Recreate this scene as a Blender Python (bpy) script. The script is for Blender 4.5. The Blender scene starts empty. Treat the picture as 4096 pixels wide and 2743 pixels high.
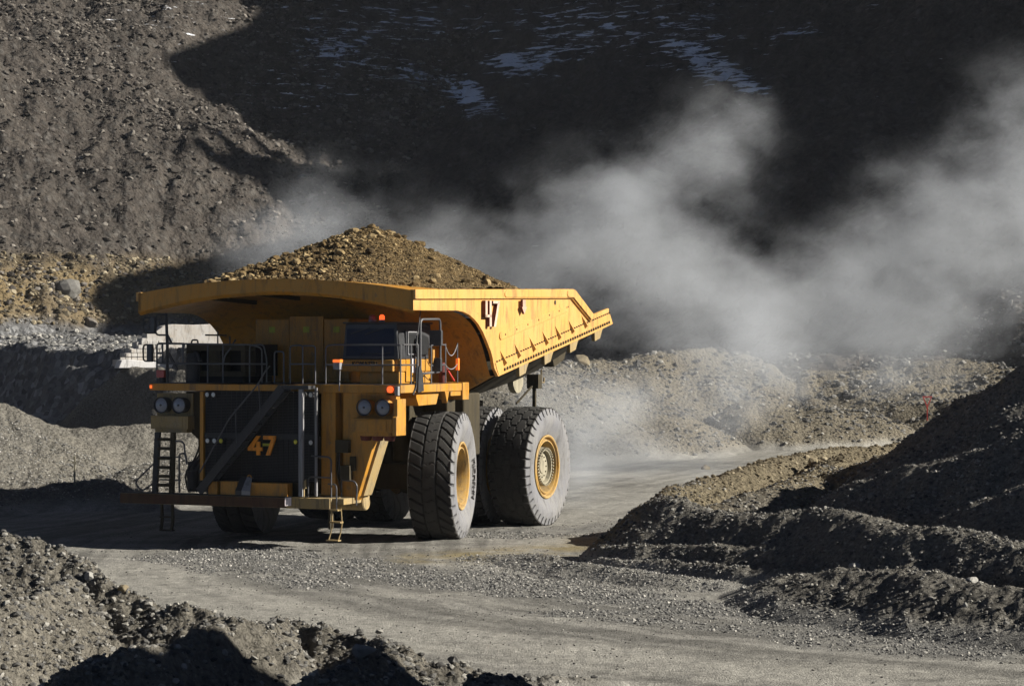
import bpy, math, random
import numpy as np
from mathutils import Vector, Matrix

# ------------------------------------------------------------------ camera, sky, sun, exposure
scene = bpy.context.scene
COL = scene.collection
EYE = 5.63                                   # camera height above the haul road
cam_d = bpy.data.cameras.new("camera"); cam = bpy.data.objects.new("camera", cam_d); COL.objects.link(cam)
cam.location = (0, 0, EYE); cam.rotation_euler = (math.radians(90), 0, 0)
cam_d.sensor_width = 36; cam_d.lens = 81.88; cam_d.shift_y = 0.0038
cam_d.clip_start = 0.5; cam_d.clip_end = 3000
scene.camera = cam

SUN_EL, SUN_AZ = math.radians(28), math.radians(8)      # from the right, a little towards the camera
S = Vector((math.cos(SUN_AZ)*math.cos(SUN_EL), -math.sin(SUN_AZ)*math.cos(SUN_EL), math.sin(SUN_EL)))
world = bpy.data.worlds.new("World"); scene.world = world; world.use_nodes = True
wn = world.node_tree; bg = wn.nodes["Background"]
sky = wn.nodes.new("ShaderNodeTexSky"); sky.sky_type = 'NISHITA'; sky.sun_disc = False
sky.sun_elevation = SUN_EL; sky.sun_rotation = math.radians(98); sky.altitude = 3500
sky.air_density = 0.28; sky.dust_density = 0.2
wn.links.new(sky.outputs[0], bg.inputs[0]); bg.inputs[1].default_value = 0.05
sun_d = bpy.data.lights.new("sun", 'SUN'); sun = bpy.data.objects.new("sun", sun_d); COL.objects.link(sun)
sun_d.energy = 5.0; sun_d.angle = math.radians(0.5); sun_d.color = (1.0, 0.95, 0.86)
sun.rotation_euler = S.to_track_quat('Z', 'Y').to_euler()
sun.location = (60, -10, 60)
vs = scene.view_settings; vs.view_transform = 'Standard'; vs.look = 'None'; vs.gamma = 1; vs.exposure = 0.95
scene.cycles.use_denoising = True
scene.cycles.max_bounces = 6; scene.cycles.diffuse_bounces = 2
scene.cycles.volume_bounces = 1

# ------------------------------------------------------------------ noise in numpy
def _hash(ix, iy, seed):
    h = (ix.astype(np.int64)*374761393 + iy.astype(np.int64)*668265263 + seed*1442695041) & 0xFFFFFFFF
    h = ((h ^ (h >> 13))*1274126177) & 0xFFFFFFFF
    h = h ^ (h >> 16)
    return (h & 0xFFFF)/65535.0
def vnoise(x, y, seed=0):
    ix = np.floor(x); iy = np.floor(y); fx = x-ix; fy = y-iy
    fx = fx*fx*fx*(fx*(fx*6-15)+10); fy = fy*fy*fy*(fy*(fy*6-15)+10)
    a = _hash(ix, iy, seed); b = _hash(ix+1, iy, seed); c = _hash(ix, iy+1, seed); d = _hash(ix+1, iy+1, seed)
    return (a+(b-a)*fx)*(1-fy) + (c+(d-c)*fx)*fy - 0.5
def fbm(x, y, oct=4, seed=0, rough=0.5):
    r = np.zeros_like(x, dtype=float); amp = 1.0; f = 1.0
    ca, sa = math.cos(0.6), math.sin(0.6)
    for o in range(oct):
        r += amp*vnoise(x*f+17.3*o, y*f-9.1*o, seed+o*31); amp *= rough; f *= 2.03
        x, y = x*ca-y*sa, x*sa+y*ca
    return r
def sstep(a, b, x):
    t = np.clip((x-a)/(b-a), 0, 1); return t*t*(3-2*t)

# ------------------------------------------------------------------ materials
MAT = {}
class NT:
    """small helper round a node tree"""
    def __init__(self, name):
        self.m = bpy.data.materials.new(name); self.m.use_nodes = True
        self.t = self.m.node_tree; self.b = self.t.nodes["Principled BSDF"]; MAT[name] = self.m
        self.co = self.n('TexCoord').outputs['Object']
    def n(self, ty, **k):
        nd = self.t.nodes.new("ShaderNode"+ty)
        for a, v in k.items(): setattr(nd, a, v)
        return nd
    def l(self, a, b): self.t.links.new(a, b)
    def noise(self, scale, detail=4, rough=0.6, co=None, stretch=None, dist=0.0):
        co = co or self.co
        if stretch:
            mp = self.n('Mapping'); mp.inputs['Scale'].default_value = stretch; self.l(co, mp.inputs[0]); co = mp.outputs[0]
        nd = self.n('TexNoise'); nd.inputs['Scale'].default_value = scale; nd.inputs['Detail'].default_value = detail
        nd.inputs['Roughness'].default_value = rough; nd.inputs['Distortion'].default_value = dist; self.l(co, nd.inputs['Vector'])
        return nd.outputs['Fac']
    def voro(self, scale, out='Distance', feature='F1', rnd=1.0, co=None):
        nd = self.n('TexVoronoi', feature=feature); nd.inputs['Scale'].default_value = scale; nd.inputs['Randomness'].default_value = rnd
        self.l(co or self.co, nd.inputs['Vector']); return nd.outputs[out]
    def ramp(self, fac, stops, mode='LINEAR'):
        nd = self.n('ValToRGB'); cr = nd.color_ramp; cr.interpolation = mode
        while len(cr.elements) < len(stops): cr.elements.new(0.5)
        for e, (p, c) in zip(cr.elements, stops):
            e.position = p; e.color = (c if len(c) == 4 else (*c, 1)) if hasattr(c, '__len__') else (c, c, c, 1)
        self.l(fac, nd.inputs[0]); return nd.outputs[0]
    def mix(self, fac, a, b, mode='MIX'):
        nd = self.n('Mix', data_type='RGBA', blend_type=mode)
        for sock, v in ((nd.inputs[0], fac), (nd.inputs[6], a), (nd.inputs[7], b)):
            if isinstance(v, (int, float)): sock.default_value = v
            elif isinstance(v, tuple): sock.default_value = (*v, 1)
            else: self.l(v, sock)
        return nd.outputs[2]
    def math(self, op, a, b=None, c=None):
        nd = self.n('Math', operation=op)
        for i, v in enumerate((a, b, c)):
            if v is None: continue
            if isinstance(v, (int, float)): nd.inputs[i].default_value = v
            else: self.l(v, nd.inputs[i])
        return nd.outputs[0]
    def attr(self, name):
        return self.n('Attribute', attribute_name=name).outputs['Fac']
    def bump(self, h, strength, dist, prev=None):
        nd = self.n('Bump'); nd.inputs['Strength'].default_value = strength; nd.inputs['Distance'].default_value = dist
        self.l(h, nd.inputs['Height'])
        if prev is not None: self.l(prev, nd.inputs['Normal'])
        return nd.outputs[0]
    def done(self, color, rough=0.9, spec=0.2, normal=None, metal=0.0):
        for k, v in (('Base Color', color), ('Roughness', rough), ('Specular IOR Level', spec), ('Metallic', metal)):
            s = self.b.inputs[k]
            if isinstance(v, (int, float)): s.default_value = v
            elif isinstance(v, tuple): s.default_value = (*v, 1)
            else: self.l(v, s)
        if normal is not None: self.l(normal, self.b.inputs['Normal'])
        return self.m

def earth(name, big, stone, bscale, amp=1.0):
    """dry crushed ground: dirt tone clouds, pebbles of their own tone, pebbly relief"""
    g = NT(name)
    base = g.ramp(g.noise(0.22, 5, 0.65), [(0.25, big[0]), (0.5, big[1]), (0.75, big[2])])
    fine = g.noise(bscale*1.7, 6, 0.7)
    base = g.mix(0.55, base, g.ramp(fine, [(0.3, 0.18), (0.5, 0.5), (0.72, 0.95)]), 'OVERLAY')
    v1 = g.voro(bscale, 'Color'); v2 = g.voro(bscale*2.6, 'Color')
    cell = g.ramp(v1, [(0.0, stone[0]), (0.55, stone[1]), (1.0, stone[2])])
    near = g.ramp(g.voro(bscale), [(0.25, 1.0), (0.5, 0.0)])
    col = g.mix(g.math('MULTIPLY', near, 0.55), base, cell)
    col = g.mix(0.35, col, g.ramp(v2, [(0.0, 0.22), (1.0, 0.85)]), 'OVERLAY')
    n = g.bump(g.voro(bscale*2.6), 1.0, -0.05*amp)
    n = g.bump(g.voro(bscale), 1.0, -0.12*amp, n)
    n = g.bump(fine, 1.0, 0.09*amp, n)
    return g, col, n

g, c, n = earth("mound_earth", ((.10,.092,.078),(.15,.14,.12),(.19,.175,.145)), ((.07,.065,.06),(.16,.15,.13),(.28,.26,.22)), 5.0)
# yellowish spoil behind the bend, grey gravel elsewhere (attribute 'ochre' 0..1), haul road surface (attribute 'road')
och = g.attr('ochre'); c = g.mix(och, c, g.mix(1.0, c, (1.15, 1.0, .70), 'MULTIPLY'))
road = g.attr('road')
dust = g.ramp(g.noise(.5, 6, .65, stretch=(.35, 1.6, 1)), [(.3, (.14,.134,.12)), (.52, (.20,.192,.172)), (.72, (.27,.258,.225))])
dust = g.mix(.5, dust, g.ramp(g.noise(14, 5, .7), [(.3, .25), (.7, .8)]), 'OVERLAY')
grit = g.ramp(g.voro(22.0, 'Color'), [(0, (.06,.06,.06)), (.6, (.15,.148,.14)), (1, (.30,.29,.27))])
rut = g.attr('rut')
dust = g.mix(.8, dust, g.ramp(rut, [(.2, .36), (.5, .5), (.8, .66)]), 'OVERLAY')
track = g.attr('gravel')
pale = g.attr('pale'); dust = g.mix(g.math('MULTIPLY', pale, g.ramp(g.noise(1.4, 6, .7, stretch=(.5, 1.3, 1)), [(.36, .1), (.58, .9)])), dust, (.31,.297,.262))
dust = g.mix(g.math('MULTIPLY', track, .75), dust, grit)
yel = g.attr('yellow'); dust = g.mix(g.math('MULTIPLY', yel, g.ramp(g.noise(.9, 5, .6), [(.35, 0.), (.6, 1.)])), dust, (.22,.185,.11))
dust = g.mix(.55, dust, g.ramp(g.noise(11, 7, .8, stretch=(.5, 1.3, 1)), [(.34, .22), (.5, .5), (.66, .78)]), 'OVERLAY')
dust = g.mix(.4, dust, g.ramp(g.voro(30.0, 'Color'), [(0, .2), (.6, .5), (1, .85)]), 'OVERLAY')
c = g.mix(road, c, dust)
nr = g.bump(g.voro(26.0), .8, -.02); nr = g.bump(g.noise(28, 6, .75), .9, .02, nr); nr = g.bump(g.noise(7, 7, .72, stretch=(.6, 1.2, 1)), .7, .035, nr)
vm = g.n('Mix', data_type='VECTOR'); g.l(road, vm.inputs[0]); g.l(n, vm.inputs[4]); g.l(nr, vm.inputs[5])
g.done(c, .95, .12, vm.outputs[1])

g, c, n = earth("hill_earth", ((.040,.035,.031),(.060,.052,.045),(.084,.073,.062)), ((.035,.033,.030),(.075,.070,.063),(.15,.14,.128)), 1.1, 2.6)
c = g.mix(g.attr('ochre'), c, (.20,.15,.08))
c = g.mix(g.attr('grey'), c, g.ramp(g.voro(2.4, 'Color'), [(0,(.07,.07,.07)),(.6,(.15,.15,.15)),(1,(.3,.3,.3))]))
sn = g.attr('snow')
streak = g.noise(1.0, 5, .66, stretch=(.34, .22, 2.7), dist=.5)
sm = g.ramp(g.math('ADD', sn, g.math('MULTIPLY', g.math('SUBTRACT', streak, .5), 2.6)), [(.57, 0.), (.68, 1.)])
c = g.mix(sm, c, (.72,.74,.78))
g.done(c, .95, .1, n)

def stone_mat(name, c0, c1, c2):
    g = NT(name); t = g.attr('tint')
    c = g.ramp(t, [(0, c0), (.6, c1), (1, c2)])
    c = g.mix(.5, c, g.ramp(g.noise(9, 4, .7), [(.3, .3), (.7, .75)]), 'OVERLAY')
    return g.done(c, .9, .2, g.bump(g.noise(14, 5, .7), .6, .04))
stone_mat("grey_stone", (.05,.048,.045), (.13,.125,.115), (.30,.285,.25))
stone_mat("pale_stone", (.09,.088,.085), (.20,.195,.18), (.42,.40,.36))
stone_mat("brown_stone", (.036,.032,.028), (.078,.068,.058), (.20,.18,.155))
stone_mat("ochre_stone", (.06,.05,.034), (.16,.13,.082), (.34,.29,.20))
stone_mat("ore_stone", (.052,.036,.017), (.135,.09,.038), (.36,.27,.14))

# ------------------------------------------------------------------ object tags
def tag(o, label=None, cat=None, group=None, kind=None):
    if label: o['label'] = label
    if cat: o['category'] = cat
    if group: o['group'] = group
    if kind: o['kind'] = kind
    return o
def empty(name, loc, rz=0):
    o = bpy.data.objects.new(name, None); COL.objects.link(o); o.location = loc; o.rotation_euler = (0, 0, rz)
    o.empty_display_size = .3
    return o

def grid_mesh(name, X, Y, Z, mat, attrs=None):
    r, c = X.shape
    v = np.stack([X, Y, Z], -1).reshape(-1, 3).astype(np.float32)
    i = np.arange(r*c).reshape(r, c)
    f = np.stack([i[:-1,:-1], i[:-1,1:], i[1:,1:], i[1:,:-1]], -1).reshape(-1, 4).astype(np.int32)
    return raw_mesh(name, v, f, mat, attrs, True)
def raw_mesh(name, v, f, mat, attrs=None, smooth=False):
    me = bpy.data.meshes.new(name); k = f.shape[1]
    me.vertices.add(len(v)); me.vertices.foreach_set('co', v.ravel())
    me.loops.add(f.size); me.loops.foreach_set('vertex_index', f.ravel())
    me.polygons.add(len(f)); me.polygons.foreach_set('loop_start', np.arange(0, f.size, k, dtype=np.int32))
    me.polygons.foreach_set('use_smooth', np.full(len(f), smooth))
    for nm, a in (attrs or {}).items():
        at = me.attributes.new(nm, 'FLOAT', 'POINT'); at.data.foreach_set('value', np.asarray(a, np.float32).ravel())
    me.update(calc_edges=True)
    o = bpy.data.objects.new(name, me); COL.objects.link(o)
    me.materials.append(MAT[mat])
    return o

# ------------------------------------------------------------------ terrain
RIDGE = {   # crest points (x right, y away from camera, z up)
    'FLA':([(-16,43,4.2),(-10.55,41,2.65),(-9.01,41,2.38),(-8.32,41,2.19),(-7.86,41,1.99),(-7.15,40.5,1.68),(-6.31,40,1.39),(-5.42,39.5,1.15),(-4.34,38.8,1.05),(-3.76,38.5,1.15),(-3.02,38.2,1.07),(-2.2,37.8,0.86),(-1.66,37.5,0.79),(-0.99,37.5,0.58),(0,38,0.32),(1.07,38,0.26),(2.02,38.5,0.08),(2.96,38.5,-0.06)], .95, .1),
    'FLB':([(-3.74,38.3,1.2),(-4.19,36.5,1.3),(-4.87,35,1.3),(-5.53,33.8,1.2),(-6.23,32.5,1.05)], 1.15, .1),
    'FLC':([(-1.9,37.7,.9),(-1.9,36.2,.95),(-2.3,34.6,.95),(-3.0,33,.9)], 1.1, .1),
    'FLD':([(-7.3,40.5,1.65),(-7.7,38.5,1.6),(-8.4,36.5,1.5),(-9.2,34,1.3)], 1.0, .1),
    'FLE':([(.2,38,.3),(.1,36.5,.55),(-.3,35,.6),(-.9,33,.5)], 1.0, .1),
    'R1':([(5.22,53.5,0.08),(5.81,52.5,0.41),(6.51,51,0.7),(7.18,50,0.88),(8.38,48,0.95),(9.34,46.5,0.94),(10.39,45,0.9),(14,41,1)], .42, .3),
    'R2':([(2.0,61.4,0.05),(2.75,61.5,0.6),(3.45,61.5,1.15),(4.1,61.5,1.6),(4.43,60.5,1.71),(4.91,59.5,1.49),(5.77,58,1.52),(7.21,56.5,1.68),(8.16,55,1.78),(9.05,53,1.58),(9.96,51.5,1.57),(10.88,49.5,1.42),(11.74,47,1.42),(14,44,1.6)], .9, .6),
    'R3':([(4.3,66.5,1.3),(4.97,68,1.6),(6.17,70,1.8),(7.95,73,2.05),(9.7,76,2.2),(11.11,80,2.2),(12.78,82,2.15),(14.51,84,2.15)], .75, .3),
    'R3b':([(5.6,63.5,1.4),(8.0,65.5,1.85),(9.6,69,2.1),(10.6,73,2.3)], .55, .4),
    'R8':([(14,24,12),(15,30,13),(15.3,32.6,12),(15.4,33.6,8)], 2.3, .2),  # unseen hill right of the frame, added to shade the nearest berm
    'R4':([(6.54,67,0.91),(7.92,67,1.61),(9.86,66.5,2.29),(10.94,65.5,2.77),(11.47,65,3.1),(11.87,64.5,3.72),(12.37,64,4.2),(13.25,63,4.74),(13.44,62,5.02),(14.32,61,5.78)], .8, .1),
    'R5':([(8.6,60.6,1.8),(9.12,60,2.22),(10.3,59,2.65),(11.54,58,3.1),(12.53,57,3.57),(13.98,56,4.19)], .85, .5),
    'R6':([(9.52,57,1.7),(10.06,57,2.07),(10.49,57,2.02),(10.83,56,1.71)], .8, .4),
    'R6b':([(10.53,55,1.75),(11.25,54.5,2.13),(11.87,54,2.43),(13.23,53,2.97)], .85, .5),
    'R7':([(19,50,3),(20.5,54,5.4),(21.5,57,6.6),(22,59.5,7.2),(23,62,6.6),(24,65,6.2),(26,70,6.5)], 1.2, .3),
    'L1':([(-32,78,1.9),(-21.1,79.2,1.21),(-17.4,81.3,.95),(-15.9,81.9,.85),(-14.8,82.4,1.05),(-13.5,83.5,1.29),(-12.9,84.5,1.38),(-11.6,85.6,1.49),(-10,87.7,1.22)], .42, .25),
    'R0':([(-.8,61.6,.12),(.1,60.8,.22),(.7,59.3,.3),(1.9,57.2,.32),(3.4,55.4,.26),(4.85,54,.2)], .4, .3),
    'R2b':([(2.4,60,.5),(3.7,58.2,.75),(5.2,56.6,.85),(6.8,54.6,.9),(8.5,52,.95)], .9, .15),
    'R2c':([(2.3,58.7,.3),(3.5,56.9,.42),(5,55.5,.48),(6.8,53.4,.5)], .8, .15),
    'L2':([(-34.8, 88.74, 5.08), (-24.14, 90.48, 4.49), (-20.27, 92.22, 3.43), (-19.51, 93.09, 2.97), (-19.07, 93.96, 2.41), (-18.54, 93.96, 2.24), (-17.48, 93.96, 2.24), (-16.93, 94.83, 2.3), (-16.36, 95.7, 2.35), (-14.89, 96.57, 2.41), (-12.27, 97.44, 2.3), (-8.76, 99.18, 2.52), (-5.22, 100.92, 2.47)], .5, .3),
    'L3':([(-28.5,150.5,4.4),(-24,145.5,4.3),(-17,138,4.1),(-4,126,3.6)], 1.2, .3),
    'M2':([(-6,112,4.0),(-1.54,116,4.38),(2.94,121,3.92),(5.3,123,3.61),(7.27,125,2.83),(8.81,127,1.64),(10.09,128,0.65)], .6, .3),
    'M1':([(9.56,129,0.07),(11.46,130,1.5),(12.78,131,2.33),(14.61,132,2.67),(16.97,133,2.65),(18.86,134,2.12),(20.78,135,1.34),(22.47,136,0.72)], .6, .3),
    'B1':([(21.39,139,1.65),(23.22,139,1.99),(25.83,139,2.18),(29.49,139,2.31),(34.71,139,2.44)], 1.2, .15),
    'B2':([(17.62,149,5.2),(18.89,148,5.09),(22.9,147,4.88),(28.23,146,4.61),(31.88,145,4.34),(40.79,142,4.24)], .5, .2),
    'M3':([(-0.52,136,4.47),(2.05,137,4.4),(6.08,141,4.9),(10.53,144,5.1),(14.52,146,5.0)], .8, .2),
    'M4':([(0.73,131,4.1),(2.94,131,4.27),(8.29,134,3.99),(10.97,136,3.78),(13.72,138,3.37),(16.29,140,2.6)], .8, .2),
}
def ridge_h(x, y, pts, m, r):
    best = np.full(x.shape, -1e3)
    for (ax, ay, az), (bx, by, bz) in zip(pts[:-1], pts[1:]):
        dx, dy = bx-ax, by-ay; L2 = dx*dx+dy*dy
        t = np.clip(((x-ax)*dx+(y-ay)*dy)/L2, 0, 1)
        d = np.hypot(x-ax-t*dx, y-ay-t*dy)
        best = np.maximum(best, az+(bz-az)*t - m*(np.sqrt(d*d+r*r)-r))
    return best
def left_plane(x, y):  return 7 - .35*(x+45) + .60*(y-185)
def right_plane(x, y): return 6 + .45*(x-33) + .45*(y-150)
def bench(x, y):
    # bench of the pit on the left: top near eye level, its face turned away from the sun
    nx, ny = .75, .66
    d = (x+18)*nx + (y-140)*ny                # >0 on the bench
    top = 5.55 + .35*fbm(x*.25, y*.25, 3, 5) + .03*np.maximum(y-160, 0)
    return np.minimum(np.minimum(top, d*2.2), (-9-x)*.7+5)
def height(x, y, detail=True):
    x = np.asarray(x, float); y = np.asarray(y, float)
    wx = x + .38*fbm(x*.45, y*.45, 3, 11); wy = y + .5*fbm(x*.45+40, y*.45, 3, 12)
    far = sstep(85, 110, y)
    wx2 = wx + far*1.6*fbm(x*.18, y*.18, 3, 13); wy2 = wy + far*1.6*fbm(x*.18, y*.18+9, 3, 14)
    base = -.02 + .10*fbm(x*.12, y*.12, 3, 21) + .05*fbm(x*.9, y*.9, 3, 22)
    h = base.copy()
    for k, (pts, m, r) in RIDGE.items():
        xs = [p[0] for p in pts]; ys = [p[1] for p in pts]; zm = max(p[2] for p in pts)/m + 3
        sel = (x > min(xs)-zm) & (x < max(xs)+zm) & (y > min(ys)-zm) & (y < max(ys)+zm)
        if not sel.any(): continue
        rh = ridge_h(wx2[sel], wy2[sel], pts, m, r)
        h[sel] = np.maximum(h[sel], rh)
    h = np.maximum(h, bench(wx2, wy2))
    hp = np.maximum(left_plane(wx2, wy2), right_plane(wx2, wy2))
    hill = hp + 3.0*fbm(x*.045, y*.045, 5, 31, .55) + 1.2*fbm(x*.02+y*.05, y*.02, 3, 36)
    hill = np.where(y > 118, hill, -50)
    h = np.maximum(h, hill)
    mound = sstep(.12, .5, h-base)
    if detail:
        nearf = 1-sstep(60, 120, y); calm = 1-.5*sstep(-1, 2, x)*sstep(42, 46, y)*(1-sstep(90, 110, y))
        h = h + mound*calm*(.26*fbm(x*1.1, y*1.1, 4, 41, .55)*(.6+.4*nearf) + nearf*.12*fbm(x*4.5, y*4.5, 4, 42, .6))
        h = h + mound*sstep(110, 170, y)*(.35+.55*sstep(6.5, 9, h))*fbm(x*.5, y*.5, 4, 43, .6)
        h = h + mound*sstep(112, 120, y)*(1-sstep(148, 156, y))*sstep(-8, 0, x)*.8*fbm(x*.17, y*.13, 3, 45)
        h = h + (1-mound)*.018*fbm(x*5, y*5, 3, 44)
    return h, mound

def fan(y0, y1, ratio, fine=.00085):
    ys = [y0]
    while ys[-1] < y1: ys.append(ys[-1]*(1+ratio))
    a = np.concatenate([np.radians(np.arange(-60, -14, 1.0)), np.arange(-.2443, .2443, fine), np.radians(np.arange(14.05, 61, 1.0))])
    Yg, A = np.meshgrid(np.array(ys), np.tan(a), indexing='ij')
    return Yg*A, Yg
def poly_d(x, y, pts):
    return -ridge_h(x, y, [(a, b, 0) for a, b in pts], 1.0, 0.0)

def ground_attrs(x, y, mound):
    wob = .8*fbm(x*.3, y*.3, 3, 51)
    road = (1-mound)
    ochre = np.zeros_like(x)
    k = sstep(62, 67, y+.6*wob)*(1-sstep(84, 90, y))*sstep(2.5, 4.5, x)
    ochre = np.maximum(ochre, k*.75)
    tip = 1-sstep(1.0, 3.2, poly_d(x, y, [(.2,61),(2.2,62.5),(4,63.5)])+wob)
    ochre = np.maximum(ochre, tip*.9)
    ochre = np.maximum(ochre, sstep(112, 124, y)*.45*sstep(-10, 10, x+6*wob))
    ochre = np.maximum(ochre, .1*sstep(95, 102, y)*(1-sstep(115, 120, y))*(x < 0)*sstep(-24, -21.5, x+wob))
    ochre = np.maximum(ochre, .12*(y < 50)*(x < 4))
    # windrows of loose gravel the wheels have thrown up
    g1 = 1-sstep(.9, 2.3, poly_d(x, y, [(-7.5,64),(-5.2,61),(-3.6,58.3),(-1.6,56.6),(.6,54.2),(4,50.3),(8,46),(12,42.5)])+wob)
    g2 = 1-sstep(.5, 1.6, poly_d(x, y, [(-9,62.5),(-6.6,58.6),(-4.5,55.6)])+wob)
    g3 = 1-sstep(.5, 1.5, poly_d(x, y, [(1.5,49),(5,46),(9,42.4)])+wob)
    g4 = 1-sstep(.8, 2.0, poly_d(x, y, [(-1,69),(2,70),(4.5,74),(7,81)])+wob)
    gravel = np.clip(np.maximum.reduce([g1, .7*g2, .8*g3, .6*g4])*(.55+1.3*fbm(x*1.3, y*1.3, 3, 52)+.4), 0, 1)
    yellow = 1-sstep(.5, 2.4, poly_d(x, y, [(-1.8,62),(.2,63.6),(2.6,66.2),(4.4,70)])+wob)
    # compacted pale lanes: round the toe of the heaps, across the foreground, away behind the truck
    pale = np.maximum.reduce([1-sstep(.5, 1.5, poly_d(x, y, [(2,69),(.2,64.5),(-.9,60.5),(-.4,57.6),(1.4,55),(3.6,52.4),(6.5,48.6),(9.6,44.6),(13,41)])+.6*wob),
        1-sstep(.9, 2.2, poly_d(x, y, [(-9.5,60),(-7,53),(-4.5,48.5),(-1,44.6),(3,41.4),(8,38.2)])+wob),
        .7*(1-sstep(.3, .9, poly_d(x, y, [(-3,53.5),(0,50.5),(4,46.8),(9,42.6)])+wob)),
        .8*(1-sstep(1.5, 5, poly_d(x, y, [(3,76),(7,92),(13,112),(20,135)])+wob))])
    # wheel ruts: streaks that follow the bend of the road
    CL = [(22,140),(14,118),(6,98),(0,80),(-3.5,68),(-3.2,58),(1,50),(8,43.5),(18,37)]
    d = poly_d(x, y, CL); side = np.sign(x-np.interp(y, [37,50,58,68,98,140], [18,1,-3.2,-3.5,6,22]))
    al = np.where(y > 58, y, 58-x*.8)
    rut = .5+1.0*fbm(side*d*2.3+.5*fbm(x*.2, y*.2, 2, 55), al*.07, 4, 53, .6)+.25*fbm(x*.8, y*.8, 3, 54)
    return dict(road=road, ochre=ochre, gravel=gravel*road, yellow=yellow, rut=np.clip(rut, 0, 1), pale=np.clip(pale, 0, 1)*road*(1-gravel))

X, Y = fan(12, 30, .012); H1, m1 = height(X, Y)
X2, Y2 = fan(float(Y[-1, 0]), 146, .0022); H2, m2 = height(X2, Y2)
X = np.vstack([X, X2[1:]]); Y = np.vstack([Y, Y2[1:]]); Z = np.vstack([H1, H2[1:]]); Mo = np.vstack([m1, m2[1:]])
go = grid_mesh("ground", X, Y, Z, "mound_earth", ground_attrs(X, Y, Mo))
tag(go, "dusty grey haul road and crushed rock mounds of the open pit", "ground", kind='structure')

X, Y = fan(float(Y[-1, 0]), 340, .0022); Z, Mo = height(X, Y)
Y0h = Y[0, 0]
Db = EYE + 0*X
row = 792.7-(Z-EYE)*5324.3/Y; colp = 1170.5+X*5324.3/Y          # only used to place the snow fields and the bands of soil
snow = np.zeros_like(X)
for px, py, rx, ry, a, rot in ((770,115,90,35,.62,.2),(830,140,60,30,.55,.3),(960,170,110,28,.55,.35),(1060,215,75,32,.72,.5),(1180,145,75,28,.7,.1),(1240,130,120,30,.55,-.25),
        (1300,100,120,30,.4,-.3),(1560,100,45,60,.55,.6),(1600,140,75,35,.66,.7),(1670,170,80,24,.72,.55),(1800,80,90,16,.5,-.3),(1620,40,40,30,.45,.9),
        (450,80,60,14,.36,.0),(400,40,120,40,.26,0),(900,60,260,60,.42,0),(700,200,120,60,.40,0),(1400,60,300,70,.42,0)):
    cx_, sx_ = math.cos(rot), math.sin(rot)
    u = ((colp-px)*cx_+(row-py)*sx_)/rx; v = (-(colp-px)*sx_+(row-py)*cx_)/ry
    snow = np.maximum(snow, 1.1*a*np.exp(-(u*u+v*v)*.55))
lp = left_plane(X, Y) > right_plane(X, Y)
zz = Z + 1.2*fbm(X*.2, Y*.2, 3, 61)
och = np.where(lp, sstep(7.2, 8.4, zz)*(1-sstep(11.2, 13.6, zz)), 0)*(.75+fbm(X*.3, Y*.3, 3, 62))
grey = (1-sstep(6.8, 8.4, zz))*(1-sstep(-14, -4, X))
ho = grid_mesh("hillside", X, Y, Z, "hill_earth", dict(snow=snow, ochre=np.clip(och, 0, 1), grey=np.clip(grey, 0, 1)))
tag(ho, "dark rocky pit slope with streaks of snow behind the dust", "hillside", kind='structure')

# mountain to the right, outside the frame: its ridge line throws the long shadow over the slope behind
SHADE = [(0,545),(30,580),(60,560),(100,450),(130,370),(200,330),(240,400),(255,440),(275,400),(300,440),(320,415),(345,430),(352,560),(357,650),(375,700),(400,830),(450,850),(500,760),(540,665),(560,590),(580,500),(600,420),(615,330),(630,265),(655,215),(690,200),(720,240),(745,290),(775,330)]
RX = 66.0
prof = []
for py, px in SHADE:
    dx, dz = (px-1170.5)/5324.3, -(py-792.7)/5324.3
    lo, hi = 120.0, 400.0
    ys = np.linspace(140, 330, 1500); hz = height(dx*ys, ys, False)[0]
    k = np.argmax(hz > EYE+dz*ys); y = float(ys[k]); x = dx*y; z = EYE+dz*y
    t = (RX-x)/S.x
    prof.append((y+t*S.y, z+t*S.z))
prof.sort()
pq = [140.0, 146.0] + [p[0] for p in prof] + [prof[-1][0]+30]
pz = [4.0, 20.0] + [p[1] for p in prof] + [prof[-1][1]+15]
mx = np.concatenate([np.arange(44, 62, 1.5), np.arange(62, 70, .4), np.arange(70, 140, 3)]); my = np.arange(136, 300, .5)
MY, MX = np.meshgrid(my, mx, indexing='ij')
MH = np.interp(MY, pq, pz)
MZ = MH - 1.9*np.maximum(RX-MX, 0) - .5*np.maximum(MX-RX, 0) + np.where(np.abs(MX-RX) < 1, 0, 1)*1.5*fbm(MX*.15, MY*.15, 4, 71)
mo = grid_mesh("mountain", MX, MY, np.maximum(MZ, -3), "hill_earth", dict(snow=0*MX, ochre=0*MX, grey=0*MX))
tag(mo, "bare rock mountain rising to the right of the pit", "mountain", kind='structure')

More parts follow.
